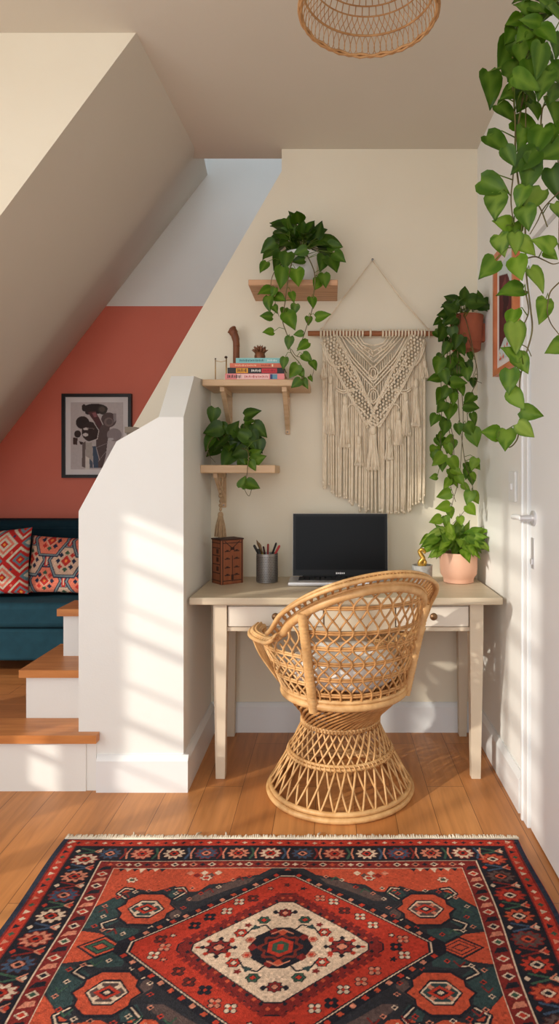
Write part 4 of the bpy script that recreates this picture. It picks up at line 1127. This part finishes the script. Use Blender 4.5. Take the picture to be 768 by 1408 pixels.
# rolled woven rim outside and above the arch
m=MB()
PR=82
def rimp(p,k):
    f=max(0,math.cos(math.radians(p*90/(PR+6))))**.45
    prof_=[(.004,.016),(.012,.022),(.022,.036),(.034,.054),(.044,.064),(.058,.050)]
    i=min(int(k),4); q=k-i
    o=prof_[i][0]*(1-q)+prof_[i+1][0]*q; dz=prof_[i][1]*(1-q)+prof_[i+1][1]*q
    b=Wp(p,min(Hh(p),.9)); a=PHI0+math.radians(p)
    return b+Vector((math.cos(a)*o*(.55+.45*f),math.sin(a)*o*(.55+.45*f),dz*(.35+.65*f)))
ph=np.linspace(-PR,PR,90)
for k,r in ((0,.0065),(.8,.0055),(3.5,.0055),(4.1,.006),(5,.0085)): m.tube([rimp(p,k) for p in ph],r,6)
build(m,'rolled_rim',M['rattan'],chair,smooth=True)
m=MB()
for i in range(38):
    p=-PR+1+i*(2*PR-2)/37
    m.tube([rimp(p,.7),rimp(p+.9,2.2),rimp(p,3.6)],.0042,5); m.tube([rimp(p+.6,.7),rimp(p-.3,2.2),rimp(p+.6,3.6)],.0038,5)
    m.tube([rimp(p+1,4),rimp(p+.2,4.6),rimp(p+1.6,5)],.0034,5); m.tube([rimp(p+3,4),rimp(p+2.2,4.6),rimp(p+3.6,5)],.0034,5)
build(m,'rim_weave',M['rattandk'],chair,smooth=True)
# arm rims
for sg in (-1,1):
    m=MB()
    ph=[sg*q for q in np.linspace(76,PMAX,26)]
    def ar(p,k):
        # k 0 inner .. 1 outer edge of the flat arm
        a=PHI0+math.radians(p); b=Wp(p,Hh(p)); w_=.040*k
        return b+Vector((math.cos(a)*w_,math.sin(a)*w_,.016*math.sin(math.pi*min(1,k*.9))-.010*k))
    for k,r in ((0,.0085),(.35,.006),(.65,.006),(1,.0085)):
        pts=[ar(p,k) for p in ph]
        # front end rolls down to the seat ring
        e=pts[-1]; a=PHI0+math.radians(sg*(PMAX+1)); dn=Vector((math.cos(a),math.sin(a),0)); tg=Vector((-math.sin(a),math.cos(a),0))*sg
        foot=SC+dn*.25+Vector((0,0,SZ+.01+.05*k)); 
        mid1=e+tg*.016*(1+.6*k)+Vector((0,0,-.035)); mid2=e*.45+foot*.55+dn*.030*(.4+k)+tg*.02*(1+k*.5)
        m.tube(pts+smoothpath([e,mid1,mid2,foot],5)[1:],r,7)
    for i in range(24):
        p=sg*(76+(PMAX-76)*i/23)
        m.tube([ar(p,0),ar(p+1.3,.35),ar(p,.65),ar(p+1.3,1)],.0042,5); m.tube([ar(p+1.3,0),ar(p,.35),ar(p+1.3,.65),ar(p,1)],.0042,5)
    build(m,'arm_rim',M['rattan'],chair,smooth=True)
    # slatted outer skirt below the arm edge
    m=MB()
    for i in range(5):
        p=sg*(PMAX-12+11*i/4)
        top=ar(p,1); lo=Wp(p,SZ+.02+.0,.012)
        m.tube(smoothpath([top,top*.55+lo*.45+(top-Wp(p,Hh(p)))*.35,lo],4),.0042,5)
    build(m,'arm_front',M['rattan'],chair,smooth=True)
# cushion on the seat
m=MB(); n=48; vs=[]; rr=.212
for i in range(13):
    th=math.pi*i/12
    for k in range(n):
        a=2*math.pi*k/n; r=rr*abs(math.sin(th))**.45*(1+.012*math.sin(a*9)); z=-math.cos(th)
        z=math.copysign(abs(z)**.7,z)*.062*(1-.25*(1-(r/rr))*(z>0)*0+.10*math.sin(a*5+th))
        vs.append(SC+Vector((r*math.cos(a),r*math.sin(a),SZ+.016+.070+z)))
m.add(vs,[(i*n+k,i*n+(k+1)%n,(i+1)*n+(k+1)%n,(i+1)*n+k) for i in range(12) for k in range(n)])
t=thing('seat_cushion','round white cotton cushion on the rattan chair','cushion',SC+Vector((0,0,SZ+.015)))
build(m,'pad',M['cushion'],t,smooth=True)
build(MB().tube([SC+Vector(((rr+.001)*math.cos(a),(rr+.001)*math.sin(a),SZ+.086)) for a in np.linspace(0,2*math.pi,60,endpoint=False)],.004,6,closed=True),'piping',M['cushion'],t,smooth=True)

# ------------------------------------------------------------------ plants
DKG=(38,68,8); MDG=(76,116,14); LTG=(142,174,40); YEL=(176,196,92); STK=lin((104,128,44))
def leaf(m,base,tip_dir,nrm,L,W,tone,vg,rr):
    """heart-shaped pothos leaf with a folded midrib and drooping tip"""
    T=Vector(tip_dir).normalized(); N=Vector(nrm); N=(N-T*N.dot(T))
    if N.length<1e-3: N=T.orthogonal()
    N.normalize(); X=T.cross(N)
    rows=[(-.10,.22,.0),(.03,.41,.03),(.20,.47,.16),(.42,.42,.40),(.64,.29,.63),(.84,.13,.84),(1.0,0,1.0)]
    vs=[];cols=[]
    fold=rr.uniform(.10,.32); curl=rr.uniform(.02,.22); 
    def C_(k):
        c=[a*(1-tone)+b*tone for a,b in zip(DKG,MDG)]
        if tone>1: c=[a*(2-tone)+b*(tone-1) for a,b in zip(MDG,LTG)]
        if k: c=[a*(1-k)+b*k for a,b in zip(c,YEL)]
        return lin(c)
    stre=[rr.random()<vg for _ in range(7)]
    for i,(y,w,yc) in enumerate(rows):
        for u in (-1,-.5,0,.5,1):
            yy=yc+(y-yc)*abs(u); x=w*u*W/.94
            zf=abs(x)*fold - curl*yy*yy + .03*math.sin(u*4+i)
            vs.append(Vector(base)+(T*yy+X*x+N*zf)*L)
            k=.0
            if u==0: k=.22+.3*vg
            elif abs(u)==.5 and stre[i]: k=.55*vg+.05
            elif abs(u)==1: k=.06
            cols.append(C_(k))
    fs=[]
    for i in range(6):
        for j in range(4): fs.append((i*5+j,i*5+j+1,(i+1)*5+j+1,(i+1)*5+j))
    m.add(vs,fs,cols)
def near(path,p):
    b=None;bd=1e9
    for i,q in enumerate(path):
        d=(q-p).length+ (0.0 if q.z>=p.z-.01 else .02)
        if d<bd: bd=d;b=i
    return path[b]
class Plant:
    def __init__(s,name,label,loc,seed,pot_parts,wf=1):
        s.wf=wf; s.t=thing(name,label,'plant',loc); s.lv=MB(); s.st=MB(); s.pt=MB(); s.r=random.Random(seed); s.paths=[]
        for nm,mb,mt,sm_ in pot_parts: build(mb,nm,mt,s.t,smooth=sm_)
    def vine(s,pts,r=.0028):
        p=smoothpath(pts,6); s.paths.append(p); s.st.tube(p,[r*(1-.45*i/len(p)) for i in range(len(p))],6)
    def leafpx(s,px,py,size,ang,Y,tone=.8,vg=.2,yaw=None,attach=True,scale=1):
        """leaf whose centre is at px,py and whose tip points at ang degrees (0 right, 90 up)"""
        a=math.radians(ang); r=s.r
        T=Vector((math.cos(a),r.uniform(-.45,.1),math.sin(a))).normalized()
        L=size*Y/F*1.04*scale
        N=Vector((r.uniform(-.55,.55) if yaw is None else yaw,-1,r.uniform(-.1,.55)))
        base=P(px,py,Y)-T*L*.45
        leaf(s.lv,base,T,N,L,r.uniform(.74,.92)*s.wf,tone+r.uniform(-.3,.3),vg*r.uniform(.3,1.5),r)
        if attach and s.paths:
            q=min((near(p,base) for p in s.paths),key=lambda q:(q-base).length)
            if (q-base).length<.16:
                mid=(q+base)/2+Vector((0,-.006,.012)); s.lv.tube([q,mid,base,base+T*L*.12],[.0016,.0014,.0014,.0008],5,col=STK)
    def leaf3(s,c,T,N,L,tone,vg): leaf(s.lv,c,T,N,L,s.r.uniform(.8,.98)*s.wf,tone+s.r.uniform(-.3,.3),vg,s.r)
    def tuft(s,c,n,R,L,up=(.1,1.2),tone=.5,vg=.1,drop=.3,ymax=None,xmax=None,cone=None):
        """leaves on arching stalks out of the pot"""
        r=s.r
        for i in range(n):
            a=2.399*i+r.uniform(-.4,.4) if cone is None else r.uniform(*cone); el=r.uniform(*up); rad=R*r.uniform(.45,1.0)
            d=Vector((math.cos(a)*math.cos(el),math.sin(a)*math.cos(el),math.sin(el)))
            e=Vector(c)+d*rad
            if ymax: e.y=min(e.y,ymax-L*.25)
            if xmax: e.x=min(e.x,xmax-L*.4)
            s.lv.tube([Vector(c)+d*.01,Vector(c)+d*rad*.55+Vector((0,0,rad*.22)),e],[.002,.0018,.0014],5,col=STK)
            T=(Vector((d.x,d.y,0))*.9+Vector((0,0,-drop+.8*(el-.5)))).normalized(); N=Vector((d.x*.3+r.uniform(-.3,.3),d.y*.2-.95,.55))
            s.leaf3(e,T,N,L*r.uniform(.75,1.15),tone,vg)
    def done(s,stem='vine'):
        if s.st.v: build(s.st,'vines',M[stem],s.t,smooth=True)
        build(s.lv,'foliage',M['leaf'],s.t,smooth=True)

# white potted plant on the high block shelf
c0=Vector((P(414,380,3.10).x,3.10,2.1573))
pl=Plant('trailing_plant','dark green trailing plant in a white pot on the high oak shelf',c0,21,[
 ('pot',MB().lathe([(.052,0),(.060,.004),(.082,.14),(.084,.155),(.078,.155),(.076,.135),(0,.135)],c0,32),M['potwhite'],'auto'),
 ('soil',MB().lathe([(.0755,.128),(.07,.139),(0,.143)],c0,24),M['soil'],True)])
pl.vine([c0+Vector((-.02,-.07,.15)),P(398,372,2.93),P(391,420,2.945),P(388,440,2.95),P(396,465,2.95),P(400,485,2.95),P(412,500,2.95),P(417,515,2.95),P(414,526,2.95)])
pl.vine([c0+Vector((.02,-.07,.15)),P(432,375,2.93),P(431,405,2.945),P(429,425,2.95),P(421,450,2.95),P(416,465,2.95),P(408,480,2.95)])
pl.vine([c0+Vector((-.04,-.06,.15)),P(378,372,2.94),P(372,395,2.95),P(378,415,2.95),P(383,435,2.95)],.002)
pl.vine([P(400,480,2.95),P(408,490,2.95),P(424,492,2.95),P(431,505,2.95),P(428,522,2.95)],.0018)
for q in [(399,310,24,-60,1),(415,313,22,80,1),(438,316,24,75,1),(387,321,22,170,1),(426,322,14,60,1),(369,340,24,215,1),(368,350,20,225,1),(451,332,26,-20,1),(460,338,20,-10,1),(466,353,22,-45,1),(457,363,28,-65,1),(443,361,24,-100,1),(413,346,20,200,1),(410,358,18,190,1),(393,358,24,-100,1),(382,358,26,-110,1),(402,342,22,-85,1),(362,367,18,-120,0),(387,381,30,-95,0),(408,381,26,-80,0),(446,385,20,-80,0),(365,399,21,-160,0),(385,410,18,-30,0),(402,408,14,-70,0),(435,391,18,-110,0),(369,417,22,-90,0),(366,435,17,180,0),(369,456,15,185,0),(399,440,26,-60,0),(391,430,16,-90,0),(443,434,21,10,0),(429,416,17,-80,0),(397,471,18,-100,0),(410,459,13,190,0),(416,475,19,-150,0),(390,499,17,-100,0),(422,492,17,-40,0),(431,502,15,-60,0),(404,510,21,-120,0),(414,513,14,-60,0),(407,527,17,-140,0),(419,527,15,-60,0),(427,521,9,-60,0),(405,425,15,-100,0),(378,425,12,-60,0),(376,402,14,-110,0),(424,441,13,-90,0)]:
    Y=(3.06 if q[1]<345 else 2.98) if q[4] else 2.945
    pl.leafpx(q[0],q[1],q[2],q[3],Y+pl.r.uniform(-.02,.02),.25 if q[4] else .8,.06 if q[4] else .3,attach=True)
pl.tuft(c0+Vector((0,0,.15)),44,.15,.078,(.3,1.3),.15,.05,.30,ymax=3.21)
pl.done()

# small plant on the corner shelf
c0=Vector((P(318,640,3.08).x,3.08,1.3155))
pl=Plant('trailing_plant','bushy green plant on the small corner shelf',c0,5,[
 ('pot',MB().lathe([(.036,0),(.042,.003),(.052,.075),(.053,.085),(.049,.085),(.047,.070),(0,.070)],c0,28),M['potwhite'],'auto'),
 ('soil',MB().lathe([(.0465,.066),(.04,.073),(0,.076)],c0,20),M['soil'],True)])
pl.vine([c0+Vector((.02,-.04,.08)),P(340,620,2.95),P(340,645,2.945),P(338,660,2.945),P(336,672,2.945),P(342,682,2.945),P(346,672,2.945)],.0022)
pl.vine([c0+Vector((-.03,-.03,.08)),P(296,600,2.98),P(286,612,2.97),P(287,625,2.97),P(296,636,2.97)],.0022)
pl.vine([c0+Vector((-.02,-.02,.08)),P(308,600,3.0),P(298,588,3.0),P(293,578,3.0)],.002)
pl.vine([c0+Vector((.02,-.02,.08)),P(332,600,3.0),P(335,585,3.0),P(340,575,3.0)],.002)
for q in [(293,571,22,-100,.2),(346,568,24,20,.3),(343,579,15,10,.3),(293,591,27,195,.15),(287,608,24,-120,.2),(304,607,27,-140,.15),(314,592,24,160,.15),(313,630,29,-120,.15),(330,622,26,200,.3),(343,607,26,-50,.2),(332,597,24,150,.3),(357,591,26,-45,.15),(357,614,22,-90,.2),(355,631,22,20,.9),(351,623,18,25,1.0),(333,640,20,-110,.9),(347,667,20,-20,.6),(334,663,17,70,.7),(322,607,22,-100,.2),(322,589,22,60,.2),(340,592,22,-70,.2),(347,640,16,-60,.8),(302,589,22,190,.15),(350,601,20,-60,.2),(335,630,18,-80,.6)]:
    pl.leafpx(q[0],q[1],q[2],q[3],2.98+pl.r.uniform(-.02,.03) if q[1]<645 else 2.945,q[4],.12 if q[4]<.5 else .3)
pl.tuft(c0+Vector((0,0,.08)),20,.10,.075,(.1,1.2),.15,.05,.3,ymax=3.2)
pl.done()

# terracotta wall planter with a long trail
c0=Vector((.640,3.10,1.855))
pl=Plant('trailing_plant','long trailing plant in a terracotta wall planter in the right corner',c0,33,[
 ('pot',MB().lathe([(.060,0),(.066,.004),(.068,.035),(.070,.037),(.078,.150),(.080,.165),(.074,.165),(.072,.145),(0,.145)],c0,32),M['terra'],'auto'),
 ('soil',MB().lathe([(.0715,.138),(.06,.148),(0,.152)],c0,24),M['soil'],True),
 ('wall_hook',MB().box(.700,.7245,3.085,3.115,1.90,1.985),M['terra'],False)])
RY=3.02
def rv(pts,r=.0024): pl.vine([c0+Vector((-.04,-.05,.16))]+[P(a,b,RY) for a,b in pts],r)
rv([(618,430),(610,470),(606,520),(607,560),(605,600),(606,640)])
rv([(625,435),(618,480),(622,530),(616,580),(622,620),(618,660),(626,690)])
rv([(632,440),(628,500),(630,560),(634,600),(640,640),(648,660),(650,680)])
rv([(640,440),(652,490),(656,520),(648,540),(642,560),(644,590),(650,610)])
rv([(628,470),(636,560),(634,620),(630,660),(622,690),(618,715),(622,735)],.002)
rv([(612,500),(614,560),(622,600),(626,640),(640,672),(645,690),(636,705),(622,720)],.002)
rv([(650,485),(654,505),(650,520),(662,527)],.0018)
r=pl.r
for q in [(640,410,20,85),(626,420,18,70),(612,432,22,190),(618,425,22,150),(655,415,26,-5),(672,418,18,-30),(646,418,22,150),(637,402,17,80),(658,408,16,100),(666,421,20,-15),(607,458,24,-110),(614,440,20,-130),(603,503,24,-100),(619,440,20,-150),(634,470,18,-90),(596,521,20,190),(631,512,24,-20),(642,514,19,-90),(620,500,22,-110),(612,518,22,-80),(629,526,22,0),(604,545,22,-110),(644,548,20,-140),(624,548,18,-90),(648,559,22,-10),(617,565,24,-100),(597,577,18,-120),(650,576,18,-70),(612,588,20,-100),(645,590,20,-60),(651,601,26,-75),(604,600,14,-120),(610,588,18,-80),(616,607,20,-150),(597,622,20,-100),(602,632,22,-130),(600,628,18,-60),(624,638,22,-60),(652,638,18,-110),(596,656,11,-170),(650,655,12,-60),(620,652,18,-60),(624,660,20,-60),(628,648,16,-30),(610,680,20,-160),(644,684,20,-110),(652,684,18,-60),(610,697,20,-170),(648,701,18,-50),(618,705,16,-80),(598,715,18,200),(613,716,14,-80),(632,716,13,-80),(655,640,14,-60),(635,535,18,-70),(611,540,18,-120),(632,500,20,-60),(626,470,20,-100),(612,480,20,-120),(622,458,18,-80),(634,480,18,-60),(618,618,16,-70),(632,660,16,-60),(640,670,14,-40),(608,640,16,-100),(614,665,16,-120),(620,730,16,-60),(606,560,20,-130),(630,590,16,-80)]:
    k=max(0,min(1.6,(q[1]-430)/200)); pl.leafpx(q[0]+r.uniform(-1,1),q[1],q[2]*1.0,q[3],RY-.02+r.uniform(-.03,.03),.15+k*.95,.10+.16*k)  # leaf colour brightens downward, standing in for sun on the lower trail
for i in range(34):
    y=r.uniform(440,690); x=r.uniform(600,626 if y<480 else 650) if y<660 else r.uniform(612,640); k=max(0,min(1.6,(y-430)/200))
    pl.leafpx(x,y,r.uniform(11,17),r.choice([-90,-120,-60,-150,-30])+r.uniform(-20,20),RY+.02+r.uniform(-.02,.04),.05+k*.9,.2*k)  # filler leaves carry the same painted sunlight towards the bottom
pl.tuft(c0+Vector((-.01,.01,.16)),16,.09,.06,(.5,1.2),.2,.05,.3,ymax=3.21,xmax=.715)
pl.done()

# blush planter on the desk
c0=Vector((P(630,800,3.08).x,3.08,DZ))
pl=Plant('potted_plant','small leafy plant in a blush pink pot on the right end of the desk',c0,8,[
 ('pot',MB().lathe([(.064,0),(.070,.003),(.071,.018),(.073,.024),(.084,.040),(.087,.07),(.087,.138),(.0865,.141),(.081,.141),(.080,.120),(0,.120)],c0,40),M['pink'],'auto'),
 ('soil',MB().lathe([(.0795,.112),(.07,.124),(0,.128)],c0,24),M['soil'],True)],.62)
for q in [(598,732,24,200),(590,745,26,210),(602,742,20,160),(612,738,22,120),(618,730,24,100),(630,735,26,-100),(622,745,24,-110),(640,728,22,60),(650,732,24,30),(655,742,28,-20),(662,748,28,-35),(648,748,26,-40),(640,752,22,-70),(625,755,26,-100),(610,750,22,-150),(600,738,18,150),(634,745,22,-60),(644,738,22,-20),(615,725,18,130),(628,722,18,80),(652,750,22,-50),(606,728,18,140),(660,738,18,0),(583,742,16,225)]:
    pl.leafpx(q[0],q[1],q[2]*1.1,q[3],3.04+pl.r.uniform(-.05,.03),1.1,.7,attach=False)
pl.tuft(c0+Vector((0,0,.125)),34,.15,.085,(.3,1.3),1.0,.7,.45,ymax=3.22,xmax=.715)
pl.done()

# large hanging pothos at the right edge
HY=1.62
c0=Vector((.598,HY,2.205))
def hp(px,py,dy=0): return P(px,py,HY+dy)
pl=Plant('hanging_pothos','large hanging pothos with long vines at the top right edge','',77,[]) if False else None
pl=Plant('hanging_pothos','large hanging pothos with long vines at the top right edge',c0,77,[
 ('pot',MB().lathe([(.045,0),(.060,.006),(.080,.07),(.086,.15),(.088,.17),(.082,.17),(.078,.15),(0,.15)],c0,32),M['potwhite'],'auto'),
 ('soil',MB().lathe([(.0775,.143),(.06,.152),(0,.156)],c0,24),M['soil'],True),
 ('hanger_cord',(lambda m:[m.tube([c0+Vector((.088*math.cos(a),.088*math.sin(a),.165)),c0+Vector((0,0,.40)),Vector((c0.x,c0.y,ZC))],.0022,5) for a in (.5,2.6,4.7)] and m)(MB()),M['jute'],True)])
V0=c0+Vector((-.05,-.06,.17))
pl.vine([V0,hp(735,15),hp(712,50),hp(703,95),hp(706,140),hp(708,180),hp(705,240),hp(702,275),hp(706,310)])
pl.vine([V0,hp(740,20),hp(722,60),hp(720,120),hp(714,160),hp(708,200),hp(712,250),hp(720,290),hp(722,330),hp(723,375),hp(729,425),hp(731,455),hp(722,490),hp(714,525),hp(716,560),hp(713,590),hp(710,605),hp(700,615),hp(690,608),hp(682,603)])
pl.vine([V0+Vector((.03,-.02,0)),hp(756,30),hp(758,80),hp(762,115),hp(756,140),hp(745,150),hp(742,200),hp(738,240),hp(730,262),hp(744,290),hp(752,312)])
pl.vine([V0+Vector((.02,-.03,0)),hp(752,30),hp(742,90),hp(724,130),hp(722,200),hp(716,260),hp(718,300),hp(713,340)],.0022)
pl.vine([hp(724,355),hp(736,353),hp(748,358),hp(760,363),hp(772,360)],.002)
pl.vine([hp(772,385),hp(757,400),hp(753,415),hp(752,430),hp(757,445),hp(768,460)],.002)
pl.vine([hp(770,262),hp(748,285),hp(738,305),hp(728,322)],.002)
pl.vine([hp(722,400),hp(726,430),hp(715,455),hp(712,470),hp(724,478),hp(730,490)],.002)
pl.vine([hp(768,20),hp(772,120),hp(766,200),hp(770,260),hp(768,330),hp(774,420)],.0022)
for q in [(739,13,26,-30),(729,29,30,170),(696,72,46,-115),(674,121,46,-80),(741,83,46,-95),(706,92,36,50),(723,113,42,-20),(746,115,42,-110),(761,153,44,-85),(700,128,28,-150),(697,155,38,-40),(723,172,40,-35),(734,151,30,-70),(684,198,42,-40),(739,194,44,-110),(721,221,44,-140),(759,209,48,-150),(727,240,40,-95),(678,255,42,-30),(681,282,36,-95),(731,277,42,-130),(723,298,34,-80),(691,306,26,170),(707,318,28,-90),(689,336,30,-80),(708,334,30,-90),(724,339,30,-40),(748,335,34,165),(671,368,36,-130),(712,367,34,-85),(738,384,36,-55),(703,399,38,190),(746,427,36,-105),(704,437,30,-110),(708,464,42,-85),(702,486,30,150),(717,499,30,-60),(764,477,34,-150),(700,524,34,-95),(710,549,32,-60),(730,568,31,-15),(722,591,29,-40),(675,595,28,175),(695,604,31,-100),(764,100,36,-60),(764,60,36,-80),(752,48,34,-50),(720,48,34,-130),(757,350,20,-40),(767,290,24,-60),(764,20,34,-40),(750,5,30,140),(712,70,34,-60),(716,140,32,-110),(736,222,34,-60),(716,190,32,-100),(728,130,30,-60),(708,110,30,-130),(716,270,30,-110),(700,215,28,-60),(760,182,30,-100),(760,125,34,-100),(733,60,34,-100),(752,75,32,-70),(728,95,30,-80),(736,118,30,-60),(722,10,30,160),(708,28,30,-150),(702,48,30,-120),(716,72,30,-90)]:
    vg=.30 if q[1]<260 else .75
    pl.leafpx(q[0],q[1],q[2],q[3],HY-(.115 if q[1]<150 and q[0]>718 else .02)+pl.r.uniform(-.03,.03),.55 if q[1]<300 else 1.0,vg)
leaf(pl.lv,hp(757,232),(.3,-.1,-1),(-.3,-1,.2),.085,.7,.2,0,pl.r)
pl.tuft(c0+Vector((0,0,.16)),26,.15,.085,(.2,1.2),.3,.1,.4,xmax=.715,cone=(1.9,5.2))
pl.done()
